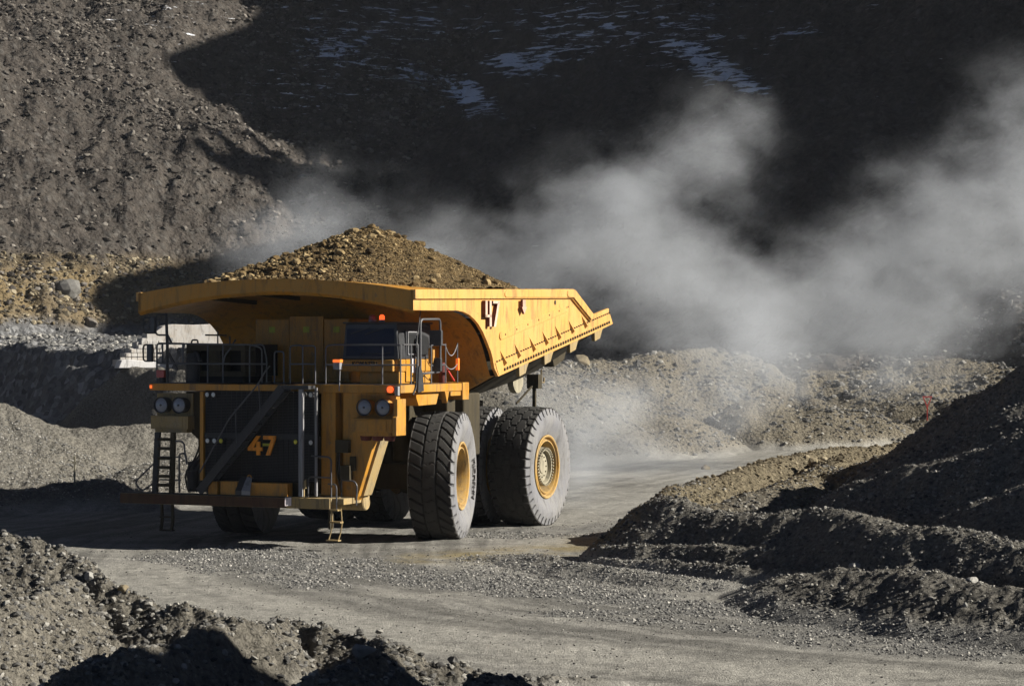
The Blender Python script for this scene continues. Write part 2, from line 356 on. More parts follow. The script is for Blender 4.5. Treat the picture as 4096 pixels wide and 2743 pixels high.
# ------------------------------------------------------------------ truck materials
def paint(name, col, dirt, amt=.5, rough=.45, spec=.4):
    g = NT(name)
    n1 = g.noise(.9, 6, .65); n2 = g.noise(7, 6, .75, stretch=(1, 1, .3))
    f = g.ramp(g.math('ADD', g.math('MULTIPLY', n1, .6), g.math('MULTIPLY', n2, .4)), [(.42, 0), (.66, amt)])
    c = g.mix(f, col, dirt)
    grime = g.ramp(g.noise(3.2, 7, .72, stretch=(1.3, 1.3, .22), dist=.6), [(.50, 0), (.68, .75)])
    c = g.mix(grime, c, tuple(.28*v+.01 for v in dirt))
    chips = g.ramp(g.voro(11, 'Color'), [(.93, 0), (.95, .6)])
    c = g.mix(chips, c, tuple(.5*v+.02 for v in dirt))
    c = g.mix(.22, c, g.ramp(g.noise(30, 3, .6), [(.3, .3), (.7, .75)]), 'OVERLAY')
    r = g.math('ADD', g.math('MULTIPLY', f, .5), rough)
    return g.done(c, r, spec, g.bump(g.noise(3, 3, .5), .15, .02))
paint("yellow_paint", (.47,.205,.012), (.36,.23,.085), .6)  # truck yellow in a deeper copy, toned for the shaded front and canopy
paint("sunlit_body_paint", (.62,.325,.085), (.54,.33,.13), .45)  # paler copy of the truck yellow: sun wash-out on the sides is in the colour
paint("dusty_yellow", (.34,.24,.10), (.28,.24,.17), .9, .7, .2)
paint("yellow_rim", (.46,.27,.06), (.30,.25,.17), .9, .6, .2)
paint("dark_steel", (.028,.028,.03), (.09,.085,.075), .35, .55, .35)
paint("rail_steel", (.05,.05,.055), (.16,.155,.15), .5, .4, .5)
paint("grey_steel", (.22,.22,.23), (.30,.29,.27), .6, .5, .4)
paint("black_cab", (.03,.031,.034), (.09,.09,.088), .4, .4, .45)
paint("dark_frame", (.045,.037,.022), (.10,.085,.06), .6, .8, .15)
paint("white_paint", (.75,.66,.66), (.55,.48,.46), .5, .6, .3)
paint("maroon_paint", (.14,.03,.025), (.10,.05,.04), .4, .6, .3)
paint("rusty_face", (.085,.045,.03), (.11,.075,.045), .8, .8, .1)
paint("red_paint", (.45,.03,.02), (.25,.07,.05), .4, .5, .4)
paint("orange_number", (.85,.30,.015), (.55,.22,.03), .3, .5, .4)
paint("sticker_yellow", (.42,.42,.02), (.3,.3,.05), .3)
paint("pink_mark", (.62,.36,.27), (.6,.4,.25), .5)
paint("number_face", (.60,.43,.33), (.55,.38,.25), .5)
paint("tread_rubber", (.042,.041,.039), (.085,.08,.072), .7, .85, .15)
paint("sidewall_rubber", (.185,.185,.195), (.25,.24,.22), .8, .9, .1)
paint("lettering_rubber", (.115,.115,.12), (.15,.145,.14), .6, .9, .1)
paint("dried_mud", (.33,.30,.22), (.25,.22,.16), .8, .95, .05)
def plain(name, col, rough, spec=.5, metal=0, emit=0):
    g = NT(name); g.done(g.mix(.2, col, g.ramp(g.noise(12, 4, .6), [(.3, .25), (.7, .8)]), 'OVERLAY'), rough, spec, None, metal)
    if emit: g.b.inputs['Emission Color'].default_value = (*col, 1); g.b.inputs['Emission Strength'].default_value = emit
    return g.m
plain("cab_glass", (.008,.012,.034), .2, .1)
plain("side_glass", (.02,.021,.022), .5, .15)
plain("lens_glass", (.20,.21,.24), .25, .6)
plain("white_lens", (.70,.70,.66), .2, .7)
plain("yellow_lens", (.60,.52,.02), .25, .6)
plain("amber_lens", (.9,.16,.02), .3, .5, 0, .55)
plain("red_lens", (.9,.10,.02), .3, .5, 0, .9)
plain("dull_red_lens", (.35,.05,.03), .3, .5)
plain("grille_black", (.008,.008,.009), .7, .2)

# ------------------------------------------------------------------ mesh builder
class MB:
    def __init__(self): self.v = []; self.f = []; self.mi = []
    def add(self, vs_, fs, m=0):
        o = len(self.v); self.v += [tuple(p) for p in vs_]
        for q in fs: self.f.append([o+i for i in q]); self.mi.append(m)
        return self
    def box(self, x0, x1, y0, y1, z0, z1, m=0):
        vs_ = [(x, y, z) for z in (z0, z1) for y in (y0, y1) for x in (x0, x1)]
        return self.add(vs_, [(0,2,3,1),(4,5,7,6),(0,1,5,4),(2,6,7,3),(0,4,6,2),(1,3,7,5)], m)
    def prism(self, poly, ax, a, b, m=0, mside=None):
        def P(p, t): return (t, p[0], p[1]) if ax == 'x' else ((p[0], t, p[1]) if ax == 'y' else (p[0], p[1], t))
        n = len(poly)
        self.add([P(p, a) for p in poly]+[P(p, b) for p in poly], [list(range(n))[::-1], list(range(n, 2*n))], m)
        o = len(self.v)-2*n
        for i in range(n):
            j = (i+1) % n; self.f.append([o+i, o+j, o+n+j, o+n+i]); self.mi.append(m if mside is None else mside)
        return self
    def beam(self, p, q, w, h, m=0, up=(0,0,1)):
        p = Vector(p); q = Vector(q); d = (q-p).normalized(); u = Vector(up)
        if abs(d.dot(u)) > .98: u = Vector((0,1,0))
        s = d.cross(u).normalized()*w/2; u = s.cross(d).normalized()*h/2
        vs_ = [a+sx*s+ux*u for a in (p, q) for sx, ux in ((-1,-1),(1,-1),(1,1),(-1,1))]
        return self.add(vs_, [(3,2,1,0),(4,5,6,7),(0,1,5,4),(1,2,6,5),(2,3,7,6),(3,0,4,7)], m)
    def tube(self, path, r, n=7, m=0, closed=False):
        P = [Vector(p) for p in path]; k = len(P); rings = []; prev = None
        for i in range(k):
            a = P[(i-1) % k] if (closed or i > 0) else P[i]; b = P[(i+1) % k] if (closed or i < k-1) else P[i]
            t = (b-a).normalized()
            if prev is None:
                u = Vector((0,0,1)) if abs(t.z) < .9 else Vector((1,0,0)); u = (u-t*u.dot(t)).normalized()
            else: u = (prev-t*prev.dot(t)).normalized()
            prev = u; w = t.cross(u)
            rings.append([P[i]+r*(math.cos(2*math.pi*j/n)*u+math.sin(2*math.pi*j/n)*w) for j in range(n)])
        vs_ = [p for rg in rings for p in rg]; fs = []
        for i in range(k if closed else k-1):
            i2 = (i+1) % k
            for j in range(n): fs.append((i*n+j, i*n+(j+1) % n, i2*n+(j+1) % n, i2*n+j))
        if not closed: fs += [tuple(range(n))[::-1], tuple((k-1)*n+j for j in range(n))]
        return self.add(vs_, fs, m)
    def lathe(self, prof, c, ax='x', n=32, m=0, caps=True):
        vs_ = []; fs = []
        for a, r in prof:
            for j in range(n):
                t = 2*math.pi*j/n; p = (a, r*math.cos(t), r*math.sin(t))
                if ax == 'y': p = (p[2], p[0], p[1])
                elif ax == 'z': p = (p[1], p[2], p[0])
                vs_.append((p[0]+c[0], p[1]+c[1], p[2]+c[2]))
        for i in range(len(prof)-1):
            for j in range(n): fs.append((i*n+j, i*n+(j+1) % n, (i+1)*n+(j+1) % n, (i+1)*n+j))
        if caps: fs += [tuple(range(n))[::-1], tuple((len(prof)-1)*n+j for j in range(n))]
        return self.add(vs_, fs, m)
    def grid(self, rows, m=0, flip=False):
        r, c = len(rows), len(rows[0]); fs = []
        for i in range(r-1):
            for j in range(c-1):
                q = (i*c+j, i*c+j+1, (i+1)*c+j+1, (i+1)*c+j); fs.append(q[::-1] if flip else q)
        return self.add([p for rw in rows for p in rw], fs, m)
    def build(self, name, mats, parent=None, smooth=False, bevel=0, loc=None):
        me = bpy.data.meshes.new(name); me.from_pydata(self.v, [], self.f)
        for m in ([mats] if isinstance(mats, str) else mats): me.materials.append(MAT[m])
        me.polygons.foreach_set('material_index', self.mi)
        import bmesh
        bm = bmesh.new(); bm.from_mesh(me); bmesh.ops.recalc_face_normals(bm, faces=bm.faces[:]); bm.to_mesh(me); bm.free()
        if smooth:
            me.polygons.foreach_set('use_smooth', [True]*len(me.polygons)); me.set_sharp_from_angle(angle=math.radians(38))
        o = bpy.data.objects.new(name, me); COL.objects.link(o)
        if parent is not None: o.parent = parent
        if loc is not None: o.location = loc
        if bevel:
            b = o.modifiers.new("bevel", 'BEVEL'); b.width = bevel; b.segments = 2; b.limit_method = 'ANGLE'; b.angle_limit = math.radians(50)
        return o
def arc(cx, cy, r, a0, a1, n=8):
    return [(cx+r*math.cos(math.radians(a0+(a1-a0)*i/n)), cy+r*math.sin(math.radians(a0+(a1-a0)*i/n))) for i in range(n+1)]
def rounded(pts, r=.12, n=4):
    """round the inner corners of a 3-D path"""
    P = [Vector(p) for p in pts]; out = [P[0]]
    for a, b, c in zip(P[:-2], P[1:-1], P[2:]):
        d1 = (a-b); d2 = (c-b); k = min(r, d1.length*.45, d2.length*.45)
        p = b+d1.normalized()*k; q = b+d2.normalized()*k
        for i in range(n+1):
            t = i/n; out.append((1-t)**2*p+2*t*(1-t)*b+t*t*q)
    out.append(P[-1]); return out

# ------------------------------------------------------------------ the haul truck: x to its left side, y to its rear, origin under the front axle
truck = empty("haul_truck", (-5.03, 69.4, 0), math.radians(-23.5))
tag(truck, "huge yellow mining haul truck numbered 47, loaded with rock, on the dusty haul road", "haul truck")
T = truck

# --- dump body
SIDE = [(-4.3,7.2),(7.25,7.47),(8.98,6.66),(10.53,6.91),(10.57,6.69),(10.9,6.39),(9.37,6.11),(1.46,4.75)]
ARCH = [(1.46,4.75),(1.17,5.0),(1.05,5.3),(.92,5.5),(.76,5.66),(.58,5.85),(.36,6.06),(.03,6.29),(-.25,6.42),(-.55,6.53),(-.95,6.62),(-1.4,6.66),(-2.6,6.64),(-3.89,6.63),(-4.3,6.63)]
W = 4.41
mb = MB()
for s in (-1, 1):
    mb.prism(SIDE+ARCH[1:], 'x', s*(W-.1), s*W)
def Lz(y): return 4.75+(y-1.46)*.1737
body = mb.build("dump_body", "sunlit_body_paint", T, bevel=.012); mb = MB()
# floor plates with their sloping chines
rows = []
for y, k in ((1.46,.95),(3,1.02),(5,1.1),(7,1.18),(9,1.2),(9.8,1.0),(10.4,.7),(10.9,.3)):
    z = Lz(y); rows.append([(-W+.05, y, z+.02), (-2.5, y, z-k), (0, y, z-k-.05), (2.5, y, z-k), (W-.05, y, z+.02)])
mb.grid(rows)
mb.add([rows[-1][0], rows[-1][1], rows[-1][2], rows[-1][3], rows[-1][4], (W-.05, 10.5, 6.6), (-W+.05, 10.5, 6.6)], [list(range(7))])
mb.build("body_floor", "dark_frame", body)
# canopy: arched lip and roof that sweeps down into the front wall
def crown(x): return .56*(1-(x/W)**2)
NX = 28; xs = [-W+2*W*i/NX for i in range(NX+1)]
mb = MB()
under = []
path = [(-4.3,6.62),(-3.2,6.62),(-2.2,6.63),(-1.5,6.62),(-1.1,6.56),(-.75,6.46),(-.4,6.32),(-.1,6.14),(.16,5.94),(.38,5.72),(.55,5.5),(.7,5.25),(.85,5.0),(1.0,4.7),(1.15,4.4),(1.35,4.0)]
for i, (y, z) in enumerate(path):
    fade = 1-sstep(3, 12, np.array(float(i)))*.75
    under.append([(x*(.985 if i else 1), y, max(z+crown(x)*float(fade), 3.82+max(abs(x)-2.5, 0)*.5)) for x in xs])
mb.grid(under)
top = [[(x, y, 7.17+.37*(1-(x/W)**2)*(1-.25*t)+.06*t) for x in xs] for t, y in ((0,-4.3),(.5,-2),(1,1.2))]
mb.grid(top, flip=True)
mb.grid([under[0], top[0]])                                   # front lip
mb.grid([[(x, -4.3, p[2]+.0) for x, p in zip(xs, under[0])], [(x, -4.16, p[2]-.09) for x, p in zip(xs, under[0])]])
canopy = mb.build("canopy", "yellow_paint", T, smooth=True)
mb = MB()
for x in (-2.2, -.75, .75, 2.2):                               # stiffeners under the roof
    mb.prism([(-4.0, 6.55+crown(x)), (-1.4, 6.5+crown(x)*.9), (-1.4, 6.62+crown(x)*.9), (-4.0, 6.66+crown(x))], 'x', x-.06, x+.06)
mb.build("stiffener", "dark_frame", canopy)
# rails, ribs, bolts on both sides
for s in (-1, 1):
    mb = MB()
    mb.prism([(-4.3,7.2),(7.25,7.47),(8.98,6.66),(8.77,6.44),(7.11,7.17),(-4.3,6.94)], 'x', s*(W+.001), s*(W+.07))
    mb.prism([(1.75,7.23)]+[(1.75+.0,7.15),(1.85,7.10)]+[(7.1,7.2),(7.2,7.44),(1.9,7.33)], 'x', s*(W+.071), s*(W+.095))
    mb.prism([(6.65,7.40),(6.6,7.3),(6.7,7.2),(7.15,7.2),(8.72,6.5),(8.9,6.68),(7.27,7.45)], 'x', s*(W+.096), s*(W+.12))
    rl = mb.build("side_rail", "sunlit_body_paint", body, bevel=.01)
    mb = MB()
    e0 = arc(1.62, 5.955, .115, 70, 280, 8)
    mb.prism(e0+[(6.85,6.745),(6.3,6.88)], 'x', s*(W+.001), s*(W+.035))
    mb.build("side_stiffener", "sunlit_body_paint", body, bevel=.01)
    for (yt, zt), (yb, zb) in zip([(1.58,5.53),(2.66,5.73),(3.8,5.93),(4.82,6.12),(5.85,6.30),(6.98,6.48),(8.07,6.66)], [(1.84,5.04),(2.9,5.26),(4.06,5.45),(5.07,5.65),(6.11,5.82),(7.22,6.02),(8.35,6.20)]):
        mb = MB(); my_, mz_ = yb-.08*(yb-yt), zb+.25*(zt-zb)
        mb.add([(s*W, yt, zt),(s*(W+.12), my_, mz_),(s*W, yb, zb),(s*W, yt+.05, zt),(s*(W+.12), my_+.05, mz_),(s*W, yb+.05, zb)],
               [(0,1,2),(3,5,4),(0,3,4,1),(1,4,5,2)])
        mb.build("gusset", "sunlit_body_paint", body)
    mb = MB()
    for i in range(44):
        y = 1.87+8.62*i/43; z = 4.965+.1717*(y-1.87)
        mb.lathe([(s*(W+.001), .05), (s*(W+.05), .045)], (0, y, z), 'x', 8)
    for i in range(52):
        y = 1.34+9.2*i/51; z = 5.2+.1695*(y-1.34)
        mb.box(*sorted((s*(W+.001), s*(W+.035))), y-.035, y+.035, z-.02, z+.02)
    mb.prism([(1.46,4.80),(9.37,6.13),(10.85,6.41),(10.6,6.72),(10.4,6.72),(1.2,5.16)], 'x', s*(W+.001), s*(W+.016), 1)
    for y, z in ((1.9,6.0),(2.75,6.16),(3.6,6.31),(4.45,6.46),(5.3,6.62),(6.1,6.76),(6.85,6.9)):
        mb.lathe([(s*(W+.036), .03), (s*(W+.045), .03)], (0, y, z), 'x', 8)
    mb.lathe([(s*(W+.002), .075), (s*(W+.012), .075)], (0, 5.85, 7.02), 'x', 12)
    mb.lathe([(s*(W+.002), .075), (s*(W+.012), .075)], (0, 1.46, 6.9), 'x', 12)
    mb.build("side_flange", ["dark_frame", "sunlit_body_paint"], body)
    for y0, d in ((3.07,0),(5.05,0),(7.15,0),(9.3,0)):
        mb = MB(); z0 = Lz(y0)
        mb.prism([(y0,z0+.02),(y0+.03,z0-.3),(y0+.5,z0-.2),(y0+.62,z0-.02),(y0+.75,z0+.13)], 'x', s*(W-.14), s*(W-.02))
        mb.build("side_tab", "dusty_yellow", body, bevel=.01)
# stand-off fleet number on the left side: pale faces, dark red edges
def digit47(y0, z0, w, h, shear=0.0):
    def q(y, z): return (y0+y*w+shear*(z-.5)*h, z0+z*h)
    four = [[q(0,1),q(.13,1),q(.13,.36),q(0,.36)],[q(0,.46),q(.40,.46),q(.40,.36),q(0,.36)],[q(.27,1),q(.40,1),q(.40,0),q(.27,0)]]
    seven = [[q(.5,1),q(.93,1),q(.93,.90),q(.5,.90)],[q(.80,.95),q(.93,.95),q(.68,.0),q(.54,.0)]]
    return four, seven
four, seven = digit47(.24, 6.22, 1.12, .76)
for grp in (four, seven):
    mb = MB()
    for p in grp: mb.prism(p, 'x', W+.02, W+.13, 0, 1)
    mb.build("fleet_number", ["number_face", "maroon_paint"], body)
mb = MB()
mb.prism([(2.98,7.05),(3.2,7.05),(3.2,6.85),(3.3,6.84),(3.1,6.62),(2.92,6.82),(2.98,6.84)], 'x', W+.06, W+.14, 0, 1)
mb.build("arrow_mark", ["pink_mark", "maroon_paint"], body)
# tail: rock box lip and ejector arms
mb = MB()
mb.beam((3.2, 7.05, 4.45), (3.2, 7.05, 3.5), .1, .1); mb.beam((3.2, 7.05, 4.45), (3.2, 5.6, 3.85), .05, .05)
mb.box(3.0, 3.4, 6.9, 7.2, 4.3, 4.75)
mb.build("rock_ejector", "dark_frame", T)
mb = MB(); mb.lathe([(-.1,.42),(.1,.42)], (2.3, 7.6, 4.55), 'x', 16)
mb.build("body_pivot", "dried_mud", T)
mb = MB()
mb.tube([(2.5,9.3,4.9),(2.5,9.3,4.45),(2.5,9.52,4.45),(2.5,9.52,4.62)], .03)
mb.build("tie_hook", "dusty_yellow", body)
mb = MB()
mb.prism([(11.0-.3,5.3),(12.0-.3,5.62),(12.25-.3,5.45),(12.1-.3,5.2),(11.2-.3,4.95)], 'x', 1.6, 2.3)
mb.box(1.75, 2.2, 10.2, 11.2, 5.2, 5.55)
mb.build("tail_bracket", "dark_frame", body, bevel=.02)

# --- chassis, axles, tanks
mb = MB()
for s in (-1, 1):
    mb.prism([(-4.2,1.5),(-4.2,2.4),(-1.5,2.9),(2,2.9),(7.4,3.9),(7.4,3.2),(5,2.2),(2,1.5)], 'x', s*.9, s*1.25)
mb.box(-1.1, 1.1, -4.2, -3.4, 1.3, 2.3); mb.box(-.9, .9, .3, .9, 1.5, 2.7); mb.box(-.9, .9, 3, 3.6, 1.6, 2.6)
mb.lathe([(-1.1,.75),(-.8,.95),(.8,.95),(1.1,.75)], (0, 5.92, 1.86), 'x', 24)
for s in (-1, 1):
    mb.box(*sorted((s*1.1, s*2.7)), -.35, .35, 1.45, 2.2); mb.lathe([(0,.28),(1.9,.28)], (s*2.0, -.1, 2.3), 'z', 14)
mb.box(-2.2, 2.2, -3.3, 1.0, 3.55, 4.2)
mb.build("chassis", "dark_frame", T, bevel=.02)
mb = MB(); mb.box(1.5, 3.24, 1.55, 2.75, 2.37, 4.25); mb.box(1.5, 3.0, .9, 1.5, 3.2, 4.2)
mb.build("fuel_tank", "dark_frame", T, bevel=.05)
mb = MB(); mb.box(-3.24, -1.5, 1.55, 2.75, 2.2, 3.9)
mb.build("hydraulic_tank", "dark_frame", T, bevel=.05)
for s in (-1, 1):
    mb = MB(); mb.lathe([(0,.2),(1.1,.2)], (s*1.55, 2.9, 2.2), 'z', 14); mb.beam((s*1.55,2.9,3.2),(s*1.55,3.6,4.35), .22, .22)
    mb.build("hoist_cylinder", "dark_steel", T)
mb = MB(); mb.lathe([(-1.4,.19),(-1.35,.215),(0,.215),(.03,.19)], (2.6, -3.6, 1.28), 'x', 24)
mb.build("air_tank", "dusty_yellow", T, smooth=True)

# --- wheels
def tyre_mesh(kind):
    R, Rr, wid = 1.88, .99, .66
    prof = [(-.56,1.0),(-.60,1.1),(-.69,1.32),(-.715,1.48),(-.69,1.62),(-.665,1.69)]
    tread = [(-.645,1.76),(-.63,1.82),(-.615,1.86)] + [(-.60+1.2*i/30, R-.035*abs(-1+2*i/30)**2.5) for i in range(31)] + [(.615,1.86),(.63,1.82),(.645,1.76)]
    full = prof + tread + [(-a, r) for a, r in prof[::-1]]
    na = 33*16 if kind == 'front' else 40*14
    t = np.arange(na)*2*np.pi/na
    P = np.array(full); A, TH = np.meshgrid(P[:,0], t, indexing='ij'); Rad = np.repeat(P[:,1][:,None], na, 1)
    ist = Rad > 1.70
    au = np.abs(A)
    if kind == 'front':
        N = 33; ph = TH*N/(2*np.pi)
        lug = np.mod(ph + np.where(A < 0, .35, 0) - np.where(A > 0, 2.1*A+1.6*np.clip(A-.2, 0, 1)**2, 1.6*A), 1.0)
        gr = ((lug < .2) & (au > .21)).astype(float)*.085
        zig = .012*np.sign(np.sin(TH*N*2))
        gr = np.maximum(gr, (np.abs(au-.205-zig) < .022)*.06)
        gr = np.maximum(gr, ((np.mod(ph+.1*np.sin(A*22), 1.0) < .07) & (au < .2))*.03)
    else:
        N = 40; ph = TH*N/(2*np.pi)
        lug = np.mod(ph + np.sign(A)*.25, 1.0)
        gr = ((lug < .16) & (au > .40)).astype(float)*.085
        # worn hexagonal blocks: distance to a staggered lattice
        u = A/.27; v = TH*20/(2*np.pi)
        def hexd(u, v):
            best = np.full(u.shape, 9.); sec = np.full(u.shape, 9.)
            for i in (-2,-1,0,1,2):
                off = .5*(i % 2); dv = v-off-np.round(v-off); d = np.hypot((u-i)*.9, dv*1.05)
                sec = np.minimum(sec, np.maximum(best, d)); best = np.minimum(best, d)
                d2 = np.hypot((u-i)*.9, (1-np.abs(dv))*1.05); sec = np.minimum(sec, np.maximum(best, d2)); best = np.minimum(best, d2)
            return sec-best
        gr = np.maximum(gr, ((hexd(u, v) < .085) & (au < .5))*.035)
    edge = np.clip((Rad-1.70)/.1, 0, 1)
    Rad = Rad - np.where(ist, gr*edge, 0)
    A2 = A - np.where((Rad > 1.68) & (au > .6), np.sign(A)*.09*(lug < .2), 0)
    V = np.stack([A2, -Rad*np.sin(TH), Rad*np.cos(TH)], -1).reshape(-1, 3)
    nr, k = len(full), np.arange(na); k2 = (k+1) % na
    F = []; MI = []
    for i in range(nr-1):
        F.append(np.stack([i*na+k, i*na+k2, (i+1)*na+k2, (i+1)*na+k], -1)); MI += [0 if 1.745 < (full[i][1]+full[i+1][1])/2 and abs(full[i][0]) < .625 else 1]*na
    F = np.vstack(F)
    return V, F, MI
def letters(txt, r, size, x):
    """sidewall lettering bent round the tyre"""
    cu = bpy.data.curves.new("lettering", 'FONT'); cu.body = txt; cu.size = size; cu.extrude = .02; cu.align_x = 'CENTER'
    to = bpy.data.objects.new("lettering", cu); COL.objects.link(to)
    dg = bpy.context.evaluated_depsgraph_get(); me = bpy.data.meshes.new_from_object(to.evaluated_get(dg))
    vs_ = []
    for v in me.vertices:
        a = v.co.x*1.15/r; rr = r+v.co.y
        vs_.append((x+v.co.z, rr*math.sin(a), rr*math.cos(a)))
    fs = [list(p.vertices) for p in me.polygons]
    bpy.data.objects.remove(to); bpy.data.curves.remove(cu); bpy.data.meshes.remove(me)
    return vs_, fs
def make_wheel(kind, loc, rz=0, flip=False):
    # rim: deep dish facing +x
    mb = MB()
    prof = [(-.55,.98),(.50,.98),(.60,1.0),(.615,.97),(.60,.93),(.55,.915),(.50,.90),(.50,.86),(.56,.84),(.57,.80),(.53,.785),(.3,.77),(-.05,.75),(-.08,.70),(-.08,.0)]
    mb.lathe(prof, (0,0,0), 'x', 64, 0, caps=False)
    rim = mb.build("wheel", "yellow_rim", T, smooth=True); rim.location = loc; rim.rotation_euler = (0, 0, rz+(math.pi if flip else 0))
    V, F, MI = tyre_mesh(kind)
    m2 = MB(); m2.v = [tuple(p) for p in V]; m2.f = [list(q) for q in F]; m2.mi = list(MI)
    if kind == 'front':
        vs_, fs = letters("MICHELIN", 1.2, .23, .70)
        ca, sa = math.cos(math.radians(97)), math.sin(math.radians(97))
        m2.add([(a, b*ca+c*sa, -b*sa+c*ca) for a, b, c in vs_], fs, 2)
    m2.build("tyre", ["tread_rubber", "sidewall_rubber", "lettering_rubber"], rim)
    tyre = rim.children[0]; tyre.data.polygons.foreach_set('use_smooth', [True]*len(tyre.data.polygons)); tyre.data.set_sharp_from_angle(angle=math.radians(28))
    mb = MB()
    if kind == 'rear':
        mb.lathe([(-.07,.66),(.44,.61),(.50,.60),(.52,.58),(.52,.50),(.40,.48),(.40,.22),(.43,.2),(.43,0)], (0,0,0), 'x', 48, 0, caps=False)
        for i in range(36):
            a = 2*math.pi*i/36; mb.lathe([(.49,.035),(.57,.03)], (0, .575*math.cos(a), .575*math.sin(a)), 'x', 6)
        for i in range(12):
            a = 2*math.pi*i/12; mb.lathe([(.40,.025),(.43,.02)], (0, .33*math.cos(a), .33*math.sin(a)), 'x', 6, 1)
    else:
        mb.lathe([(-.07,.5),(.1,.46),(.12,.3),(.2,.28),(.22,0)], (0,0,0), 'x', 32, 0, caps=False)
        for i in range(30):
            a = 2*math.pi*i/30; mb.lathe([(-.07,.04),(.06,.035)], (0, .62*math.cos(a), .62*math.sin(a)), 'x', 6)
    mb.build("hub", ["dried_mud", "dark_frame"], rim)
    return rim
def copy_part(o, loc, rz):
    c = o.copy(); COL.objects.link(c); c.location = loc; c.rotation_euler = (0, 0, rz)
    for ch in o.children:
        d = ch.copy(); COL.objects.link(d); d.parent = c
    return c
ST = math.radians(13)
fw = make_wheel('front', (3.27, 0, 1.87), ST)
copy_part(fw, (-3.27, 0, 1.87), ST+math.pi)
rw = make_wheel('rear', (3.53, 5.92, 1.87))
copy_part(rw, (1.72, 5.92, 1.87), .11); copy_part(rw, (-3.53, 5.92, 1.87), math.pi); copy_part(rw, (-1.72, 5.92, 1.87), math.pi+.11)

# --- deck
mb = MB()
mb.box(-4.03, -2.02, -4.3, -.9, 4.38, 4.58); mb.box(-2.02, 1.45, -4.34, -.9, 4.40, 4.575); mb.box(1.45, 4.03, -4.3, .1, 4.36, 4.58)
mb.prism([(-3.05,4.36),(-3.05,4.2),(-2.9,3.98),(-1.75,4.0),(-1.55,4.36)], 'x', 3.4, 3.9)
mb.prism([(-1.45,4.36),(-1.3,4.02),(-1.15,4.36)], 'x', 3.86, 4.03)
mb.box(3.5, 4.0, -1.0, -.2, 4.22, 4.36); mb.box(3.3, 4.06, -.3, .14, 4.1, 4.6)
deck = mb.build("deck", "yellow_paint", T, bevel=.012)
mb = MB(); mb.box(-4.0, 4.0, -4.28, -1.0, 4.581, 4.59)
mb.build("deck_plate", "dark_steel", deck)

# --- radiator grille and front panels
mb = MB()
mb.box(-2.05, 1.52, -4.5, -4.36, 1.85, 4.395, 0)
for i in range(58):
    z = 1.9+i*.043; mb.box(-2.03, 1.5, -4.53, -4.501, z, z+.016, 1)
for i in range(22):
    x = -2.0+i*.165; mb.box(x, x+.012, -4.545, -4.531, 1.88, 4.38, 1)
mb.box(-2.04, 1.5, -4.56, -4.546, 3.05, 3.2, 1)
grille = mb.build("radiator_grille", ["grille_black", "dark_steel"], T)
mb = MB(); mb.box(-2.17, -2.055, -4.6, -4.36, 1.85, 4.37); mb.box(-2.0, .34, -4.6, -4.345, 4.40, 4.575)
mb.build("grille_surround", "yellow_paint", grille, bevel=.01)
mb = MB()
mb.prism([(-.58,2.80),(-.30,3.14),(-.185,3.14),(-.40,2.82),(-.12,2.82),(-.12,2.72),(-.58,2.72)], 'y', -4.66, -4.6)
mb.box(-.30, -.19, -4.665, -4.605, 2.6, 2.98)
mb.build("fleet_number", "orange_number", grille)
mb = MB(); mb.prism([(-.08,3.15),(.3,3.15),(.3,3.06),(.12,2.6),(0,2.6),(.17,3.04),(-.08,3.04)], 'y', -4.66, -4.6)
mb.build("fleet_number", "orange_number", grille)
mb = MB(); mb.box(-.12, .1, -4.62, -4.58, 2.86, 2.93); mb.build("number_bracket", "sticker_yellow", grille)
for x, z, m in ((-1.9,4.28,0),(-1.70,4.28,0),(-1.89,2.98,0),(-1.67,2.98,0),(-1.45,2.98,1),(.94,2.99,1),(1.42,2.98,0),(1.42,4.3,0),(1.18,4.3,0)):
    mb = MB(); mb.lathe([(-4.57,.085),(-4.66,.085),(-4.665,.07)], (x, 0, z), 'y', 14, 0, False); mb.lathe([(-4.64,.07),(-4.665,.05),(-4.672,0.001)], (x, 0, z), 'y', 14, 1)
    mb.build("marker_light", ["dark_steel", "white_lens" if m == 0 else "yellow_lens"], grille, smooth=True)
mb = MB()
mb.box(1.55, 2.0, -4.28, -3.6, 1.5, 4.36)
mb.prism([(2.2,1.3),(2.2,4.36),(3.55,4.36),(3.3,3.4),(2.66,1.5),(2.5,1.3)], 'y', -4.2, -3.8)
mb.box(2.0, 2.2, -3.9, -3.7, 1.4, 4.36)
mb.build("wing_panel", "yellow_paint", T, bevel=.015)
mb = MB(); mb.beam((3.22,-3.75,3.1),(2.68,-3.75,1.52), .12, .5, 0, (0,1,0)); mb.build("wing_strut", "dusty_yellow", T)
mb = MB()
mb.prism([(-2.9,4.36),(-2.2,4.36),(-2.2,1.5),(-2.45,1.5),(-2.5,3.0),(-2.9,3.3)], 'y', -4.15, -3.8)
mb.build("wing_panel", "dark_frame", T, bevel=.015)
mb = MB()
random.seed(4)
for i in range(9):
    x = -2.75+.09*i; mb.tube(rounded([(x,-4.25,1.5),(x+random.uniform(-.1,.1),-4.4,2.0+.1*(i%3)),(x+.2,-4.2,2.45),(x+.25,-4.0,2.9)], .2), .03)
mb.box(-2.8,-2.3,-4.2,-3.9,1.5,2.35); mb.lathe([(0,.16),(.5,.16)], (-2.55,-4.35,1.6), 'z', 12)
mb.build("hose_bundle", "dark_steel", T)
mb = MB(); mb.box(2.05,2.45,-4.4,-4.21,2.7,3.05); mb.box(2.2,2.5,-4.4,-4.21,1.95,2.35); mb.tube(rounded([(2.1,-4.3,3.0),(2.05,-4.3,2.2),(2.2,-4.3,1.6)]), .035); mb.box(2.45,2.62,-4.3,-4.21,2.2,2.6)
mb.build("service_box", "dark_frame", T, bevel=.01)

